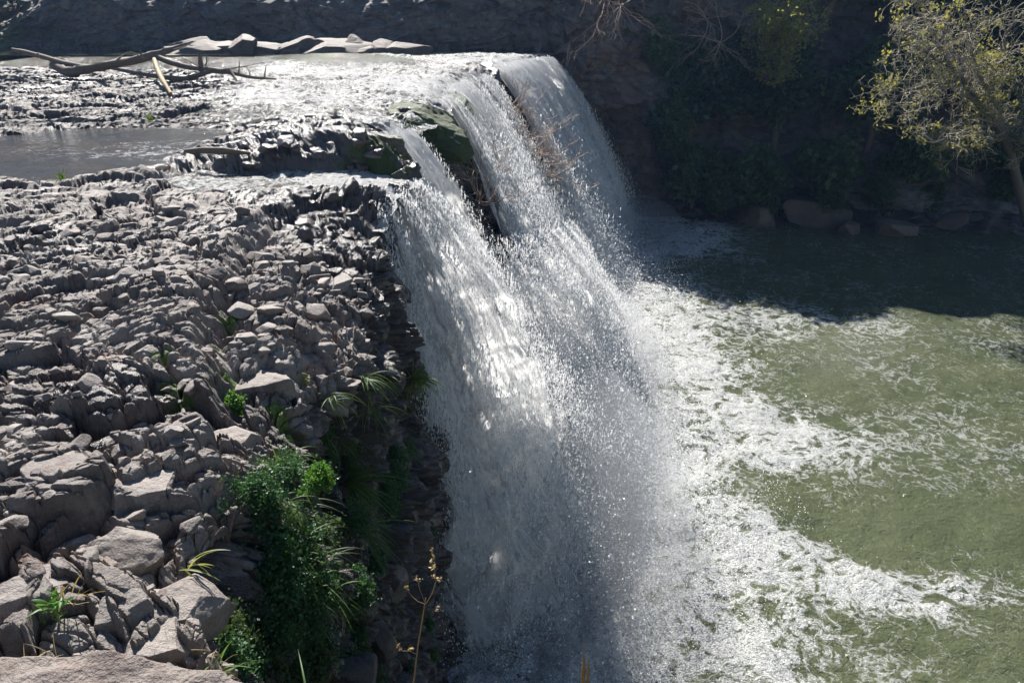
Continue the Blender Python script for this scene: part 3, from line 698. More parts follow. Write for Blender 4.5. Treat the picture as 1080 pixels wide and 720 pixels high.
# ================================================================= boulders
def rock_mesh(seed, dims, sub=5, cuts=14, rough=.035, name='boulder'):
    r = np.random.default_rng(seed)
    bm = __import__('bmesh').new(); __import__('bmesh').ops.create_icosphere(bm, subdivisions=sub, radius=1.0)
    me = bpy.data.meshes.new(name); bm.to_mesh(me); bm.free()
    n = len(me.vertices); V = np.empty(n * 3, np.float32); me.vertices.foreach_get('co', V); V = V.reshape(-1, 3).astype(float)
    N = r.normal(size=(cuts, 3)); N[0] = (.1, -.1, 1); N[1] = (0, -1, .1); N[2] = (1, 0, 0)
    N /= np.linalg.norm(N, axis=1)[:, None]; D = .48 + .3 * r.random(cuts)
    for k in range(cuts):
        e = V @ N[k] - D[k]; V = V - np.maximum(e, 0)[:, None] * N[k] * .97
    V = V * (1 + rough * 2 * fbm3(V[:, 0] * 1.6 + seed, V[:, 1] * 1.6, V[:, 2] * 1.6, seed, 4)[:, None])
    V = V + rough * .5 * fbm3(V[:, 0] * 7 + seed, V[:, 1] * 7, V[:, 2] * 7, seed + 3, 4)[:, None] * V
    V = V / abs(V).max(0) * (np.asarray(dims) / 2)
    me.vertices.foreach_set('co', V.astype(np.float32).ravel()); me.polygons.foreach_set('use_smooth', np.ones(len(me.polygons), bool))
    for a, v in (('tone', r.random()), ('wet', 0.0), ('moss', 0.0), ('rust', 0.0)):
        at = me.attributes.new(a, 'FLOAT', 'POINT'); at.data.foreach_set('value', np.full(n, v, np.float32))
    me.materials.append(M['rock']); me.update()
    return me
def set_attr(me, a, v): me.attributes[a].data.foreach_set('value', np.full(len(me.vertices), v, np.float32))
def put_rock(me, loc, rot, name, label=None, cat=None, group=None, sc=(1, 1, 1)):
    o = bpy.data.objects.new(name, me); COL.objects.link(o); o.location = loc; o.rotation_euler = rot; o.scale = sc
    tag(o, label, cat, group); return o
# large near boulders: (px, py of the middle of the top, width, depth, height, turn, label)
hero = [
 (118, 592, .62, .50, .46, .25, 'big blocky boulder with flat sunlit top and deep shaded front, left of the fern cliff'),
 (60, 560, .34, .30, .24, .9, 'smaller angular boulder just behind the big flat-topped one at the lower left'),
 (185, 640, .42, .46, .40, -.3, 'tan rounded boulder on the very rim, right of the big flat-topped one'),
 (120, 655, .30, .26, .20, .5, 'small grey boulder wedged between the succulent plant and the rim rocks'),
 (150, 688, .50, .34, .26, -.1, 'pale smooth boulder low at the rim beside the dry leaning stems'),
 (90, 700, .22, .20, .18, .7, 'little speckled rock right of the succulent plant near the frame bottom'),
 (20, 640, .44, .60, .36, -.6, 'dark tilted boulder at the left frame edge above the lichen rock'),
 (132, 522, .52, .40, .22, .15, 'broad flat slab of rock behind the big boulder, on the rim above the plants'),
 (245, 470, .55, .45, .34, .35, 'pointed rim rock jutting out just above the bright fern'),
 (262, 405, .85, .70, .40, .1, 'wide flat-topped rim block with moss hanging from its front edge'),
 (45, 505, .42, .36, .2, 1.2, 'low cracked boulder at the left edge behind the reddish soil patch'),
]
for i, (px, py, a, b, c, rz, lab) in enumerate(hero):
    p = on_ledge(px, py); me = rock_mesh(40 + i, (a * 1.1, b * 1.1, c * 1.25), 6, 19, .07)
    set_attr(me, 'tone', .55 + .4 * ((i * 37) % 10) / 10)
    if i in (8, 9): set_attr(me, 'moss', .30)
    put_rock(me, (p[0], p[1] + b * .3, p[2] - c * .30), (.06 * math.sin(i), .06 * math.cos(i * 2), rz), 'boulder', lab, 'boulder')
# lichen covered rock right in front, at the foot of the viewpoint
me = rock_mesh(77, (1.7, .9, 1.1), 7, 10, .09); set_attr(me, 'tone', .6); set_attr(me, 'rust', .12)
set_attr(me, 'moss', .22); p = aty(45, 712, 1.55); put_rock(me, (p[0] - .1, p[1] - .10, p[2] - .50), (0, .06, .12), 'boulder', 'lichen-speckled foreground rock filling the bottom left corner below all the others', 'boulder')
protos = [rock_mesh(200 + i, (1, .62 + .3 * rng.random(), .45 + .25 * rng.random()), 4, 12, .03, 'loose_rock') for i in range(14)]
for k, me in enumerate(protos): set_attr(me, 'tone', .35 + .6 * ((k * 5) % 14) / 14)
def scatter(n, poly, smin, smax, label, group, name='loose_rock', sink=.22, zg=0.0, seed=1):
    r = np.random.default_rng(seed); P = np.array([atz(x, y, zg)[:2] for x, y in poly]); lo, hi = P.min(0), P.max(0); c = 0
    while c < n:
        x, y = lo + (hi - lo) * r.random(2)
        if poly_sd(np.array([x]), np.array([y]), P)[0] < 0: continue
        if x > float(rim(np.array([y]))[0]) - .1: continue
        s = smin + (smax - smin) * r.random() ** 2.0
        put_rock(protos[r.integers(len(protos))], (x, y, ground_at(x, y) + s * .10 - s * sink * .3), (r.normal() * .18, r.normal() * .18, r.random() * 6.28), name, label, 'rock', group, (s, s, s)); c += 1
scatter(105, [(245, 300), (330, 270), (400, 290), (440, 360), (420, 400), (330, 400), (290, 430), (235, 400)], .10, .36, 'grey broken basalt block piled on the lower tier of steps beside the near fall', 'basalt blocks piled on the lower tier near the fall', name='basalt_block', zg=-.5, seed=3)
scatter(90, [(0, 420), (200, 400), (280, 480), (220, 520), (180, 600), (60, 640), (0, 640)], .06, .22, 'small loose stone lying among the sunlit boulders at the near left', 'loose stones among the near boulders', name='loose_stone', zg=-.1, seed=5)
scatter(110, [(0, 215), (260, 215), (290, 300), (220, 400), (0, 410)], .12, .34, 'low rock poking up from the dry cracked middle of the ledge', 'rocks on the dry middle of the ledge', zg=0, seed=8)
scatter(46, [(270, 185), (400, 200), (440, 260), (440, 330), (380, 300), (300, 250)], .14, .42, 'wet black rock in the trickle beside the lip of the near fall', 'wet rocks beside the near fall', name='wet_rock', zg=-.3, seed=9)
scatter(12, [(250, 135), (400, 130), (420, 165), (330, 180), (240, 172), (200, 160)], .18, .5, 'dark wet rock on the shelf behind the side channel', 'wet rocks on the shelf behind the side channel', name='wet_rock', zg=.1, seed=10)
scatter(40, [(258, 172), (300, 168), (400, 168), (428, 172), (428, 186), (262, 184)], .2, .55, 'dark wet rock along the shaded front of the shelf above the side channel', 'wet rocks along the front of the shelf', name='wet_rock', zg=-.1, seed=12)
# the wet ones get their own wet meshes
wetm = []
for me in protos:
    m2 = me.copy(); set_attr(m2, 'wet', .95); wetm.append(m2)
for o in list(COL.objects):
    if o.get('group', '').startswith('wet rocks'): o.data = wetm[protos.index(o.data)]
for i, (px, py, Y, a, b, c, mo, lab) in enumerate([(484, 118, 26.5, 1.3, 3.0, 1.4, .85, 'green mossy knob of rock at the lip above the start of the middle cascade'),
        (508, 92, 35.5, 1.5, 3.4, 2.2, .25, 'dark rock knob splitting the flow at the lip of the farthest fall'), (428, 204, 15.0, 1.0, 1.3, 1.9, .5, 'dark rock with mossy foot between the near and the slanting cascade'),
        (395, 158, 16.6, 2.6, 1.6, 1.1, .5, 'low mossy hump of rock above the side channel beside the slanting cascade'), (452, 137, 22.0, 1.5, 3.2, 1.3, .75, 'mossy cap on top of the tall dark rock face')]):
    me = rock_mesh(640 + i, (a, b, c), 6, 18, .15); set_attr(me, 'wet', .8); set_attr(me, 'moss', mo); p = aty(px, py, Y)
    put_rock(me, tuple(p), (.05 * i, .1, i * .3), 'mossy_rock' if mo > .3 else 'boulder', lab, 'rock')
# fallen blocks at the foot of the cliff
for i, (px, py, z, s) in enumerate([(352, 700, -5.5, .9), (392, 665, -7.2, 1.0), (415, 690, -7.6, .9), (430, 640, -8.2, 1.0), (405, 610, -7.0, .8), (425, 715, -8.2, 1.1), (372, 640, -5.8, .7), (340, 650, -4.8, .6), (440, 690, -8.8, 1.0)]):
    p = on_cliff(px, py); put_rock(wetm[i % 14], (p[0] + .1, p[1], p[2] - .1), (i, i * 2, i * 3), 'fallen_rock', 'bluish shaded rock block low on the cliff beside the foot of the near fall', 'rock', 'rock blocks low on the shaded cliff', (s * .8,) * 3)
# bank boulders on the far shore
shore = [(862, 232, 4.2, 2.6, 2.4, 'big pale brown boulder half in mist on the far bank of the pool'), (905, 243, 1.8, 1.4, 1.1, 'small boulder at the waterline right of the big misty one'),
         (800, 232, 3.0, 2.0, 1.6, 'low dark boulder at the waterline left of the big misty one'), (950, 246, 2.4, 1.6, 1.1, 'flat boulder on the far waterline below the bare tree'), (1010, 238, 2.6, 1.8, 1.5, 'rock at the foot of the leaning trunk on the far right bank')]
for i, (px, py, a, b, c, lab) in enumerate(shore):
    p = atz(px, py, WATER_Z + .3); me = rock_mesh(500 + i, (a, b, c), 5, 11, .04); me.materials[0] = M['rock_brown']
    put_rock(me, (p[0], p[1] + .8, WATER_Z + c * .22), (0, 0, i), 'boulder', lab, 'boulder')
# slab shelf in front of the left wall that catches the light
for i in range(18):
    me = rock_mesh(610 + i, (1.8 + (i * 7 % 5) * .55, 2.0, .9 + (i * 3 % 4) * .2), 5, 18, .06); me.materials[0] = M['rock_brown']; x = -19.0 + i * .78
    put_rock(me, (x, 45.3 + .3 * math.sin(i * 2.1), -.02 + .14 * math.sin(i * 1.7)), (.22 + .1 * math.sin(i), .1 * math.cos(i), .3 * math.sin(i * 3)), 'shelf_rock', 'low rock of the dappled sunlit shelf along the foot of the far left wall', 'rock', 'low shelf rocks at the foot of the far wall')

# ================================================================= trees and shrubs
def grow(seed, start, direction, length, radius, levels, spread, kids, upb=.1, droop=0.0, segs=7, wig=.25, shrink=.62):
    """branching skeleton: list of (path, radii, level)"""
    r = np.random.default_rng(seed); out = []
    def rec(p, d, L, rad, lv):
        pts = [p]; dd = d / np.linalg.norm(d); n = segs if lv > 0 else segs + 3
        for k in range(n):
            dd = dd + r.normal(size=3) * wig / math.sqrt(n) + np.array([0, 0, upb - droop * (lv / max(levels, 1))]) / n
            dd /= np.linalg.norm(dd); pts.append(pts[-1] + dd * L / n)
        pts = np.array(pts); rr = rad * np.linspace(1, .45 if lv < levels else .25, len(pts)); out.append((pts, rr, lv))
        if lv < levels:
            for q in range(kids[lv]):
                f = .25 + .75 * (q + r.random()) / kids[lv]; i = min(len(pts) - 2, int(f * (len(pts) - 1)))
                ax = r.normal(size=3); ax -= ax @ dd * dd; ax /= np.linalg.norm(ax)
                nd = (pts[i + 1] - pts[i]) / np.linalg.norm(pts[i + 1] - pts[i]) + ax * spread * (.7 + .6 * r.random())
                rec(pts[i], nd, L * shrink * (.7 + .5 * r.random()), rr[i] * .6, lv + 1)
    rec(np.array(start, float), np.array(direction, float), length, radius, 0)
    return out
def leaves(P, size, seed, n_each=1, spread=.1, elong=1.6, flat=.0):
    """small folded leaf quads scattered about points"""
    r = np.random.default_rng(seed); P = np.repeat(P, n_each, 0); n = len(P)
    P = P + r.normal(size=(n, 3)) * spread
    a = r.normal(size=(n, 3)); a[:, 2] *= (1 - flat); a /= np.linalg.norm(a, axis=1)[:, None]
    b = np.cross(a, r.normal(size=(n, 3))); b /= np.linalg.norm(b, axis=1)[:, None]
    s = size * np.exp(r.normal(size=n) * .3)
    a = a * (s * elong / 2)[:, None]; b = b * (s / 2)[:, None]
    V = np.stack([P - a, P + b * .9, P + a, P - b * .9], 1).reshape(-1, 3)
    return V, np.arange(n * 4).reshape(-1, 4)
def skeleton(sk, maxlv_trunk):
    T = [tube(p, r, 7 if l == 0 else 5) for p, r, l in sk if l <= maxlv_trunk]; B = [tube(p[::1], r, 3) for p, r, l in sk if l > maxlv_trunk]
    return T, B
def broad_tree(base, height, crown_r, seed, leaf, label, group, size=.22, dens=1.0, name='forest_tree', lean=(0, -.25)):
    root = empty(name, tuple(base)); tag(root, label, 'tree', group)
    sk = grow(seed, (0, 0, 0), (lean[0], lean[1], 1), height * .75, .035 * height, 3, .9, [7, 5, 4], .25, .3, shrink=.55)
    T, B = skeleton(sk, 1)
    mesh_obj('trunk', *merge(T), M['bark'], parent=root)
    tips = np.vstack([p[2:] for p, r, l in sk if l >= 2])
    r = np.random.default_rng(seed)
    # clumps of foliage fill the crown volume unevenly
    C = r.normal(size=(26, 3)); C /= np.linalg.norm(C, axis=1)[:, None]; C *= (r.random(26) ** .4)[:, None] * crown_r * np.array([1, 1, .75]); C += np.array([lean[0] * height * .6, lean[1] * height * .6, height - crown_r * .75])
    cl = np.repeat(C, int(150 * dens), 0); d = r.normal(size=cl.shape); d /= np.linalg.norm(d, axis=1)[:, None]
    cl = cl + d * (r.random(len(cl)) ** .5)[:, None] * crown_r * .42 * np.array([1, 1, .7])
    L1 = leaves(cl, size, seed, 1, .08); L2 = leaves(tips, size, seed + 1, 3, .25)
    o = mesh_obj('crown', *merge([L1, L2]), M[leaf], parent=root, smooth=False)
    mesh_obj('twigs', *merge(B), M['twig'], parent=root)
    return root
def lim(X, Y): return -9.4 + (Y - np.interp(X, [-5, 2, 8, 16, 30], [36, 33.5, 29, 27, 26])) / .94 * .90    # crowns stay below this so that the pool keeps its sun
kinds = [('leaf_dark', 'dark evergreen tree on the steep slope behind the pool'), ('leaf_mid', 'mid green leafy tree on the shaded slope behind the pool'), ('leaf_dark', 'dark evergreen tree on the steep slope behind the pool')]
tree_spots = [(4.5, 47.5, 4.5, 2.4), (8.5, 48.5, 3.6, 2.2), (13.5, 50.5, 3.4, 2.0), (11, 46.8, 6, 2.8), (7.5, 47.0, 4.2, 2.2), (16, 46.0, 6.5, 2.8), (19, 49, 7, 3.2), (21.5, 45.5, 6, 2.8), (24.5, 48, 7, 3.4), (27.5, 45.5, 6.5, 3), (31, 48, 7, 3.4), (35, 46, 7, 3.4), (39, 49, 8, 4),
              (11, 44.5, 3.6, 1.8), (14, 43.9, 3.2, 1.7), (18.5, 43.8, 3.4, 1.8), (23.5, 43.6, 3.2, 1.8), (28.5, 43.5, 3.4, 1.9)]
def ground_far(x, y):
    ss = np.linspace(0, 1, 300); Y, Z = cliff_pt(np.full(300, float(x)), ss); return float(Z[int(np.argmin(abs(Y - y)))])
for i, (x, y, h, cr) in enumerate(tree_spots):
    z = ground_far(x, y) - .2; h = min(h, float(lim(x, y)) - z - .4); 
    if h < 1.5: h = 1.8; cr = 1.2
    k = kinds[i % 3] if y > 45 else ('leaf_mid', 'low bushy tree leaning out over the far shore of the pool')
    broad_tree((x, y, z), h, cr, 1000 + i, k[0], k[1], 'trees on the slope behind the pool' if y > 45 else 'low trees along the far shore', .20)
for i, (x, y, h, cr) in enumerate([(-33, 52, 5, 2.8), (-37, 51, 5, 3), (-42, 53, 6, 3.2), (-29, 55, 4, 2.6), (-48, 52, 6, 3.2)]):
    broad_tree((x, y, ground_far(x, y) - .2), h, cr, 1100 + i, 'leaf_dark', 'dark tree beyond the left end of the far rock wall', 'trees beyond the left end of the far wall', .2)
# sun-catching yellowish tree top in the middle of the far forest
broad_tree((14.6, 45.6, -2.2), 5.2, 2.0, 1200, 'leaf_yellow', 'yellow-green tree with sunlit top in the middle of the dark far slope', None, .11, .35, lean=(-.04, -.95))
broad_tree((-24.6, 48.6, 2.6), 1.2, .8, 1201, 'leaf_yellow', 'small sunlit yellow-green bush on top of the far left rock wall', None, .10, .5, name='bush', lean=(0, 0))['category'] = 'bush'

# the light-barked spreading tree at the upper right
def bare_tree():
    base = aty(1085, 235, 39.0); root = empty('bare_tree', tuple(base)); tag(root, 'sunlit mossy tree with tangled bare twigs and yellow leaf tufts, leaning in at upper right', 'tree')
    def pt(px, py, Y): return aty(px, py, Y) - base
    Tp = [pt(1085, 240, 39), pt(1075, 200, 38.2), pt(1066, 160, 37.2), pt(1052, 130, 36.2), pt(1035, 110, 35.5), pt(1010, 95, 35.0)]
    T = [tube(np.array(Tp), [.24, .22, .19, .16, .14, .11], 8, 3, .15)]
    limbs = [[Tp[3], pt(1040, 90, 35.6), pt(1022, 50, 35), pt(1018, 10, 34.6)], [Tp[5], pt(985, 88, 34.6), pt(960, 95, 34.2), pt(938, 108, 34)], [Tp[4], pt(1010, 75, 34.8), pt(975, 55, 34.2), pt(940, 45, 33.8)],
             [Tp[3], pt(1030, 135, 35.6), pt(1005, 148, 35), pt(985, 152, 34.8)], [Tp[4], pt(1045, 75, 36), pt(1060, 40, 36.2), pt(1075, 5, 36.4)], [Tp[2], pt(1085, 120, 36.8), pt(1105, 80, 36.6), pt(1120, 40, 36.4)], [Tp[4], pt(1000, 60, 36), pt(975, 25, 36), pt(960, -10, 36)],
             [Tp[2], pt(1090, 150, 36), pt(1120, 130, 35.2), pt(1150, 120, 35)]]
    sk = []; 
    for i, L in enumerate(limbs):
        L = np.array(L); s = np.linspace(0, 1, 12); q = np.stack([np.interp(s, np.linspace(0, 1, len(L)), L[:, k]) for k in range(3)], -1); q[1:] += np.random.default_rng(i).normal(size=(11, 3)) * .06
        T.append(tube(q, np.linspace(.11, .04, 12), 6, i, .1))
        for j in range(1, 12):
            for m in range(3):
                rr = np.random.default_rng(i * 100 + j * 5 + m); d = rr.normal(size=3); d[2] += .15
                sk += grow(i * 999 + j * 31 + m, q[j], d, .9 + .9 * rr.random(), .022, 2, 1.0, [4, 3], .1, .05, segs=5, wig=.7, shrink=.62)
    mesh_obj('trunk', *merge(T), M['bark'], parent=root)
    mesh_obj('twigs', *merge([tube(p, np.maximum(r, .009), 3) for p, r, l in sk]), M['twig_pale'], parent=root)
    tips = np.vstack([p[-3:] for p, r, l in sk if l == 2]); rr = np.random.default_rng(5)
    cl = fbm3(tips[:, 0] * .9, tips[:, 1] * .9, tips[:, 2] * .9, 4, 3); tips = tips[(cl > .06) & (rr.random(len(tips)) < .8)]
    mesh_obj('crown', *leaves(tips, .085, 4, 2, .08), M['leaf_yellow'], parent=root, smooth=False)
M['twig_pale'] = simple_mat('pale_twig', (.30, .27, .20), .8, .3, 12)
bare_tree()
# hanging bare branches over the brown cliff
def spray_twigs(name, roots, label, cat, mat, L, rad, group=None, d0=(0, -1, -.2), n=14, seed=0, spread=.8, droop=.3, lv=2, kids=(4, 3), minr=.006):
    base = np.mean(roots, axis=0); o = empty(name, tuple(base)); parts = []
    for i, p in enumerate(roots):
        for j in range(n):
            r = np.random.default_rng(seed + i * 50 + j); d = np.array(d0) + r.normal(size=3) * spread
            parts += [tube(q, np.maximum(rr, minr), 3) for q, rr, l in grow(seed + i * 77 + j, p - base, d, L * (.5 + r.random()), rad, lv, .55, list(kids), -.0, droop, segs=6, wig=.5, shrink=.55)]
    COL.objects.unlink(o); bpy.data.objects.remove(o)
    o = mesh_obj(name, *merge(parts), mat); o.location = base; tag(o, label, cat, group); return o
spray_twigs('bare_shrub', [aty(635, -5, 43), aty(655, 5, 43)], 'bare hanging branches trailing over the top of the brown cliff', 'shrub', M['twig'], 2.6, .03, d0=(.2, -.3, -.6), n=10, seed=11, droop=.5)
spray_twigs('bare_shrub', [aty(745, 20, 44), aty(760, 45, 43.5)], 'bare drooping twigs left of the yellow-green tree on the far slope', 'shrub', M['twig'], 2.0, .025, d0=(0, -.3, -.5), n=9, seed=12, droop=.5)
spray_twigs('dead_shrub', [aty(530, 125, 33.0), aty(540, 145, 32.5), aty(552, 165, 32.0), aty(560, 182, 31.6)], 'leafless reddish shrub arching out in front of the farthest fall', 'shrub', M['twig'], 1.6, .018, d0=(.9, -.5, .1), n=8, seed=13, spread=.5, droop=-.6, minr=.009)
spray_twigs('dead_shrub', [aty(512, 190, 24.0), aty(500, 215, 22.5)], 'sparse leafless twigs at the foot of the tall mossy rock face', 'shrub', M['twig'], 1.1, .018, d0=(.8, -.5, .2), n=7, seed=14, spread=.6, droop=-.4, minr=.010)
spray_twigs('dead_shrub', [aty(478, 165, 24.0)], 'tiny leafless twigs growing from the side of the mossy rock face', 'shrub', M['twig'], .8, .014, d0=(1, -.3, .3), n=6, seed=15, spread=.5, droop=-.2, minr=.010)
# rock ribs the shrubs grow from, showing through the falls
for i, (px, py, Y, a, b, c, lab) in enumerate([(531, 150, 33.6, 1.3, 1.6, 4.6, 'dark wet rock rib showing through the curtain behind the leafless shrub'), (552, 185, 32.4, 1.2, 1.4, 3.0, 'lower dark rock rib under the leafless shrub between the falls')]):
    me = rock_mesh(620 + i, (a, b, c), 5, 12, .06); set_attr(me, 'wet', .9); set_attr(me, 'moss', .3); p = aty(px, py, Y)
    put_rock(me, tuple(p), (0, -.12, i), 'rock_rib', lab, 'rock')

# ================================================================= driftwood
def driftwood():
    root_p = aty(160, 88, 29.5); root = empty('driftwood', tuple(root_p + np.array([0, 0, .12]))); tag(root, 'long grey fallen tree with forked branches stranded on the flat rock at upper left', 'driftwood')
    def path(pts, r, n=8, rough=.18):
        P = np.array([aty(*q) for q in pts]) - root_p; s = np.linspace(0, 1, len(P) * 4); Q = np.stack([np.interp(s, np.linspace(0, 1, len(P)), P[:, k]) for k in range(3)], -1)
        for _ in range(2): Q[1:-1] = (Q[:-2] + 2 * Q[1:-1] + Q[2:]) / 4
        return tube(Q, np.interp(s, np.linspace(0, 1, len(r)), r), n, len(pts), rough)
    mesh_obj('trunk', *path([(57, 72, 31), (66, 77, 30.5), (76, 80, 30), (90, 77, 30), (110, 73, 30), (140, 68, 30), (163, 62, 30), (180, 56, 30.3), (195, 51, 30.6), (204, 47.5, 31)], [.13, .18, .20, .17, .145, .14, .155, .10, .07, .04], 10, .3), M['driftwood'], parent=root)
    for pts, r in [([(14, 56, 32), (30, 59, 31.6), (55, 66, 31), (70, 71, 30.6), (90, 75, 30.2)], [.07, .09, .10, .11, .12]),
                   ([(165, 63, 30), (182, 70, 29.6), (200, 75, 29.3), (222, 77.5, 29.2), (245, 80, 29.1), (265, 85.5, 29), (292, 87, 29)], [.12, .11, .10, .10, .085, .06, .03]),
                   ([(116, 75, 30), (140, 80, 29.6), (170, 85, 29.2), (198, 88, 29), (212, 82, 29), (224, 78, 29.2)], [.05, .06, .08, .10, .10, .07]),
                   ([(211, 59, 29.3), (212, 68, 29.3), (213, 77, 29.3)], [.06, .09, .11]), ([(218, 62, 29.3), (219, 70, 29.3), (215, 76, 29.3)], [.02, .03, .05]),
                   ([(243, 77, 29), (246, 82, 28.8), (250, 89, 28.5)], [.07, .06, .04]), ([(281, 74, 29), (280, 80, 29), (279, 87, 29)], [.02, .03, .04]), ([(260, 74, 29), (264, 80, 29), (264, 85, 29)], [.012, .02, .03])]:
        mesh_obj('branch', *path(pts, r), M['driftwood'], parent=root)
    rt = np.random.default_rng(3)
    for q0 in [(120, 70, 30), (150, 64, 30), (215, 76, 29.2), (232, 78, 29.1), (252, 82, 29), (200, 87, 29), (90, 76, 30.2), (180, 57, 30.3), (40, 62, 31.3)]:
        dx = rt.normal() * 14; pts = [q0, (q0[0] + dx * .5 + 3, q0[1] - 5 + rt.normal() * 3, q0[2] - .2), (q0[0] + dx + 5, q0[1] - 7 + rt.normal() * 6, q0[2] - .5)]
        mesh_obj('twig', *path(pts, [.035, .022, .01], 5), M['driftwood'], parent=root)
    b = mesh_obj('branch', *path([(163, 66, 29.8), (168, 80, 28), (173, 90, 26.8), (181, 103, 25.3)], [.08, .10, .09, .05]), M['straw'], parent=root); b['label'] = 'pale barkless branch propped on the rock'
driftwood()
p = on_ledge(238, 168)
V, F = tube(np.array([(-1.4, .15, .08), (-.7, .05, .12), (0, 0, .12), (.9, -.15, .06)]), [.07, .12, .12, .05], 8, 4, .2)
o = mesh_obj('driftwood', V * .6, F, M['driftwood']); o.location = (p[0], p[1], p[2] + .1); tag(o, 'short dark log lying in the wet rocks right of the shallow pond', 'driftwood')
# ================================================================= plants on the near cliff
def blades(root, n, L, seed, d0=(.3, -.2, .6), spread=.4, width=.010, droop=1.2, segs=7):
    r = np.random.default_rng(seed); out = []
    for i in range(n):
        d = np.array(d0) + r.normal(size=3) * spread; d /= np.linalg.norm(d); l = L * (.5 + .7 * r.random()); p = np.array(root, float) + r.normal(size=3) * .03; P = [p]
        for k in range(segs):
            d = d + np.array([0, 0, -droop / segs]); d /= np.linalg.norm(d); P.append(P[-1] + d * l / segs)
        P = np.array(P); T = np.gradient(P, axis=0); s = np.cross(T, (0, 0, 1.0)) + r.normal(size=3) * .02; s /= np.linalg.norm(s, axis=1)[:, None] + 1e-9
        w = width * np.sin(np.linspace(.5, math.pi * .985, segs + 1)) * (.7 + .6 * r.random()); nrm = np.cross(T, s); nrm /= np.linalg.norm(nrm, axis=1)[:, None] + 1e-9
        V = np.stack([P - s * w[:, None], P + nrm * w[:, None] * .35, P + s * w[:, None]], 1).reshape(-1, 3); i0 = np.arange(segs) * 3
        F = np.concatenate([np.stack([i0, i0 + 1, i0 + 4, i0 + 3], -1), np.stack([i0 + 1, i0 + 2, i0 + 5, i0 + 4], -1)])
        out.append((V, F))
    return out
def grass(px, py, n, L, label, mat='grass', group=None, on='cliff', off=.03, name='grass_tuft', loc=None, **kw):
    p = np.array(loc) if loc is not None else (on_cliff(px, py) if on == 'cliff' else on_ledge(px, py))
    o = mesh_obj(name, *merge(blades((0, 0, 0), n, L, int(px * 7 + py), **kw)), M[mat]); o.location = (p[0] + (off if on == 'cliff' else 0), p[1], p[2]); tag(o, label, 'grass', group); return o
def frond_bush(px, py, size, nf, label, mat='leaf_fern', leaf=.016, name='fern', cat='fern', group=None, hang=.5, loc=None, off=.0):
    """mound of finely divided leaves hanging from the cliff"""
    p = np.array(loc) if loc is not None else on_cliff(px, py); r = np.random.default_rng(int(px * 3 + py)); root = empty(name, (p[0] + off, p[1], p[2])); tag(root, label, cat, group)
    stems = []; lf = []
    for i in range(nf):
        d = np.array([1.0, -.25, .35]) + r.normal(size=3) * .75; d /= np.linalg.norm(d); L = size * (.45 + .6 * r.random()); P = [np.zeros(3) + r.normal(size=3) * size * .25 * np.array([.2, 1, 1])]
        for k in range(6): d = d + np.array([0, 0, -hang / 4]) + r.normal(size=3) * .08; d /= np.linalg.norm(d); P.append(P[-1] + d * L / 6)
        P = np.array(P); stems.append(tube(P, np.linspace(.004, .0015, 7), 3))
        for k in range(1, 7):
            for s in range(3):
                q = P[k] + r.normal(size=3) * size * .09; lf.append(q + r.normal(size=(5, 3)) * leaf * 1.3)
    mesh_obj('stems', *merge(stems), M['grass'], parent=root)
    mesh_obj('foliage', *leaves(np.vstack(lf), leaf, int(px), 1, leaf * .5, 1.25), M[mat], parent=root, smooth=False)
    return root
# hanging fern mounds: one big mass built of separate plants
fern_spots = [(262, 520, .30), (290, 500, .26), (300, 530, .28), (255, 560, .30), (285, 565, .32), (270, 600, .30), (300, 605, .30), (315, 640, .28), (290, 650, .34), (255, 640, .26), (320, 680, .26), (300, 690, .30), (245, 690, .28), (270, 675, .25), (325, 570, .22), (240, 600, .2)]
for x, y, s in fern_spots: frond_bush(x, y, s, 46, 'dark green fern mound in the hanging mass on the shaded cliff', group='fern mounds hanging on the near cliff')
frond_bush(235, 552, .13, 60, 'round bright green leafy plant catching the sun in front of the ferns', 'leaf_bright', .017, 'leafy_plant', 'plant', off=.34, hang=.1)
frond_bush(292, 503, .13, 40, 'bright sunlit leafy sprig at the top of the hanging ferns', 'leaf_bright', .016, 'leafy_plant', 'plant', off=.34, hang=.1)
frond_bush(198, 712, .08, 40, 'small bright green plant at the bottom frame edge beneath the rim rock', 'leaf_bright', .012, 'leafy_plant', 'plant', off=.06, hang=.1)
frond_bush(245, 430, .10, 40, 'little bright green plant in a crack on top of the rim rocks', 'leaf_bright', .016, 'leafy_plant', 'plant', loc=on_ledge(245, 432) + np.array([0, 0, .05]), hang=.1)
for x, y, s in [(410, 500, .34), (412, 480, .3), (432, 395, .3), (400, 520, .3), (370, 620, .26), (365, 560, .2), (415, 540, .22), (440, 430, .25), (335, 480, .22), (330, 455, .2)]:
    frond_bush(x, y, s, 50, 'soft dark green moss cushion hanging on the shaded cliff near the fall', 'leaf_fern', .020, 'moss_cushion', 'moss', 'moss cushions on the cliff near the fall', hang=1.2)
rg = np.random.default_rng(31)
for k in range(64):
    x = 225 + 232 * rg.random(); y = 430 + 285 * rg.random()
    if y < 470 + (x < 330) * 30: continue
    frond_bush(x, y, .12 + .16 * rg.random(), 26, 'small tuft of dark green leaves rooted in the damp shaded cliff', 'leaf_fern' if k % 3 else 'leaf_mid', .014 + .01 * rg.random(), 'cliff_plant', 'plant', 'small leafy tufts on the damp cliff', hang=.6 + rg.random())
for k in range(34):
    x = 290 + 160 * rg.random(); y = 400 + 310 * rg.random()
    grass(x, y, 26, .25 + .3 * rg.random(), 'drooping grass tuft on the damp shaded cliff', 'grass', 'drooping grass tufts on the damp cliff', width=.005, d0=(.5, -.3, .3), off=.04, droop=1.6)
grass(432, 400, 60, .55, 'bright arching grass clump on the cliff edge beside the near fall', 'grass_bright' if 'grass_bright' in M else 'grass', width=.012, d0=(.5, -.4, .5), off=.1)
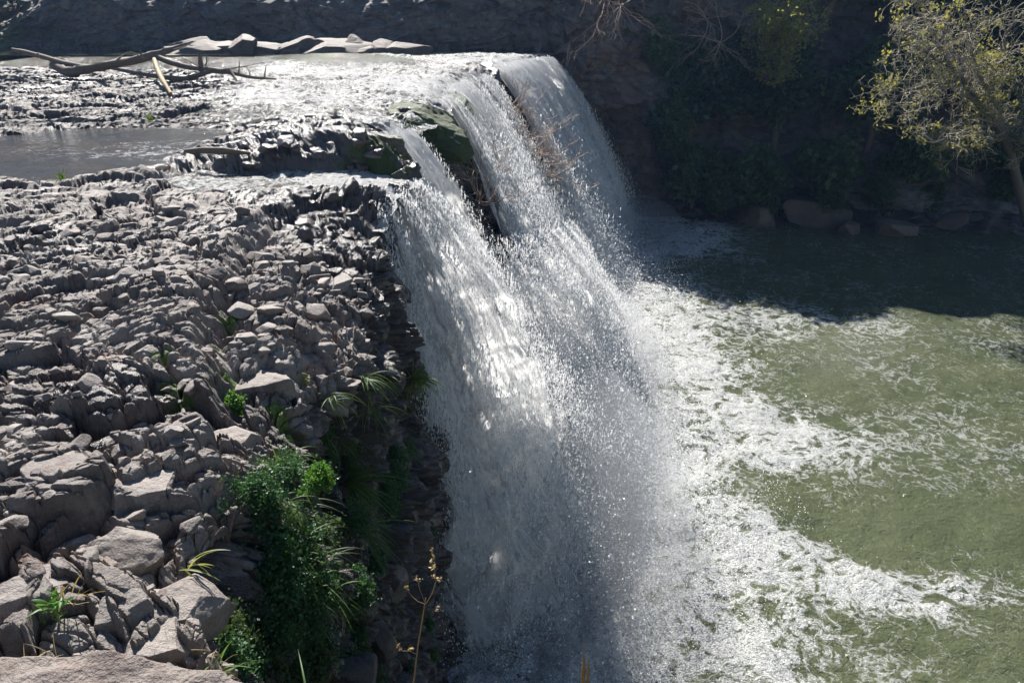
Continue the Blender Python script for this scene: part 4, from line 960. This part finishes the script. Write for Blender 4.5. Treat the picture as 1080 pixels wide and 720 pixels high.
grass(355, 510, 50, .75, 'long drooping grass clump right of the hanging ferns', width=.009, d0=(.5, -.3, .4), off=.08)
grass(375, 560, 40, .6, 'long drooping grass clump lower on the cliff towards the fall', width=.008, d0=(.5, -.3, .2), off=.08)
grass(270, 650, 60, .55, 'thick drooping grass below the ferns near the bottom of the cliff', width=.006, d0=(.5, -.3, .1), off=.15, droop=1.8)
grass(190, 615, 12, .26, 'slender green blades rising beside the rim boulders left of the ferns', width=.006, d0=(.3, -.1, .9), off=.05, droop=.8)
grass(197, 600, 7, .26, 'few broad pale blades arching across the ferns', 'straw_green', width=.007, d0=(.8, -.1, .35), spread=.3, droop=1.1, loc=aty(193, 597, 3.55))
grass(282, 485, 14, .22, 'short thin blades on top of the rim rock above the ferns', width=.005, d0=(.2, -.1, .9), off=.05)
grass(65, 190, 22, .20, 'small green grass tuft at the near edge of the shallow pond', width=.02, d0=(0, 0, 1), on='ledge', spread=.35, droop=.5)
grass(158, 128, 20, .2, 'faint grass tuft at the far edge of the shallow pond', width=.02, d0=(0, 0, 1), on='ledge', spread=.35, droop=.5)
grass(70, 635, 16, .22, 'dry straw tuft sprouting behind the succulent plant', 'straw', width=.003, d0=(.2, 0, .9), on='ledge', droop=.7)
grass(165, 690, 9, .30, 'few dry leaning stems over the pale rim boulder', 'straw', width=.0018, d0=(.5, -.1, .8), on='ledge', spread=.3, droop=.5)
grass(205, 668, 40, .16, 'yellowish dry grass fringe along the rim rock edge', 'straw', width=.003, d0=(.4, -.2, .2), spread=.6, off=.03, droop=1.5)
grass(40, 690, 34, .16, 'yellow lichen and straw tuft on the foreground rock', 'straw', width=.0025, d0=(.1, -.1, .5), spread=.7, loc=aty(40, 712, 1.85))
grass(320, 400, 20, .12, 'tiny yellow-green tuft under the block pile edge', 'straw_green', width=.006, d0=(.4, -.3, .2), on='ledge')
# succulent rosette in the crack of the near rocks
def rosette(px, py, label):
    p = on_ledge(px, py) + np.array([0, 0, .05]); root = empty('succulent_plant', tuple(p)); tag(root, label, 'plant'); r = np.random.default_rng(8); L = []; 
    for i in range(34):
        a = i * 2.4; el = .15 + .9 * (i / 34); d = (math.cos(a) * math.cos(el), math.sin(a) * math.cos(el), math.sin(el)); L += blades((0, 0, .05), 1, .085, 300 + i, d0=d, spread=.05, width=.011, droop=.5)
    mesh_obj('leaves', *merge(L), M['leaf_bright'], parent=root); mesh_obj('stem', *tube(np.array([(0, 0, -.14), (.005, 0, -.05), (0, 0, .05)]), [.008, .008, .007], 5), M['twig'], parent=root)
rosette(62, 655, 'small bright green succulent rosette growing from a crack between near boulders')
# tall dead stalk in front of the fall and a reed tip at the bottom edge
def stalk():
    b = aty(433, 735, 3.6); root = empty('dry_stalk', tuple(b)); tag(root, 'tall thin dead stalk with forked dry flower heads in front of the fall edge', 'plant')
    P = lambda *q: aty(*q) - b
    T = [tube(np.array([P(432, 740, 3.6), P(437, 715, 3.6), P(441, 680, 3.6), P(446, 650, 3.6), P(449, 630, 3.6)]), [.006, .005, .004, .004, .003], 5),
         tube(np.array([P(449, 637, 3.6), P(443, 622, 3.6), P(440, 610, 3.58)]), .002, 4), tube(np.array([P(449, 637, 3.6), P(456, 625, 3.6), P(460, 612, 3.6), P(458, 598, 3.6)]), .002, 4),
         tube(np.array([P(449, 637, 3.6), P(441, 634, 3.62), P(434, 628, 3.65), P(428, 620, 3.65)]), .0018, 4), tube(np.array([P(440, 690, 3.6), P(432, 686, 3.6), P(424, 686, 3.6)]), .0018, 4), tube(np.array([P(424, 686, 3.6), P(421, 681, 3.6)]), .002, 4)]
    mesh_obj('stem', *merge(T), M['straw'], parent=root)
    tips = np.array([P(440, 610, 3.58), P(458, 598, 3.6), P(459, 608, 3.6), P(455, 580, 3.6), P(456, 590, 3.6), P(464, 610, 3.6), P(428, 620, 3.65), P(462, 642, 3.6), P(422, 682, 3.6), P(433, 684, 3.6)])
    mesh_obj('flower_head', *leaves(tips, .012, 3, 9, .010, 2.0), M['straw'], parent=root, smooth=False)
    return root
stalk()
def reed():
    b = aty(616, 730, 2.3); P = lambda *q: aty(*q) - b
    o = mesh_obj('reed_tip', *merge([tube(np.array([P(614, 735, 2.3), P(615, 712, 2.3), P(616, 698, 2.3), P(615, 688, 2.3), P(614, 672, 2.3)]), [.006, .009, .006, .002, .0008], 6), tube(np.array([P(620, 735, 2.3), P(620, 712, 2.3), P(621, 695, 2.3)]), [.005, .006, .001], 6)]), M['reed']); o.location = b
    tag(o, 'brownish yellow reed tip poking up at the bottom edge before the spray', 'reed')
reed()

rg = np.random.default_rng(77)
for k in range(7):
    frond_bush(0, 0, .9, 60, 'dark leafy bush hanging over the edge of the brown cliff beside the farthest fall', 'leaf_dark' if k % 2 else 'leaf_mid', .14, 'hanging_bush', 'bush', 'bushes hanging on the brown cliff beside the farthest fall', loc=(7.6 + 1.6 * rg.random(), 43.0 + rg.random(), -6.5 + 8 * rg.random()), hang=.8)
for k in range(6):
    frond_bush(k, 0, .9, 60, 'scrubby dark bush low on the far bank near the waterline', 'leaf_mid', .13, 'bank_bush', 'bush', 'scrubby bushes low on the far bank', loc=(11.5 + 3.2 * k + rg.random(), 42.6 + rg.random(), -8.0 + .8 * rg.random()), hang=.3)

# ================================================================= thin spray-laden air
def haze():
    m, nt = new_mat('spray_haze'); N = NT(nt)
    v = N.n('ShaderNodeVolumePrincipled', Density=.00032, Anisotropy=.45); v.inputs['Color'].default_value = (.30, .52, 1.0, 1)
    N.out(None, v.outputs[0])
    x0, x1, y0, y1, z0, z1 = -90, 90, -6, 80, -12.5, 28
    V = [(x, y, z) for x in (x0, x1) for y in (y0, y1) for z in (z0, z1)]
    F = [(0, 1, 3, 2), (4, 6, 7, 5), (0, 4, 5, 1), (2, 3, 7, 6), (0, 2, 6, 4), (1, 5, 7, 3)]
    o = mesh_obj('haze', V, F, m, smooth=False); tag(o, kind='stuff')
haze()
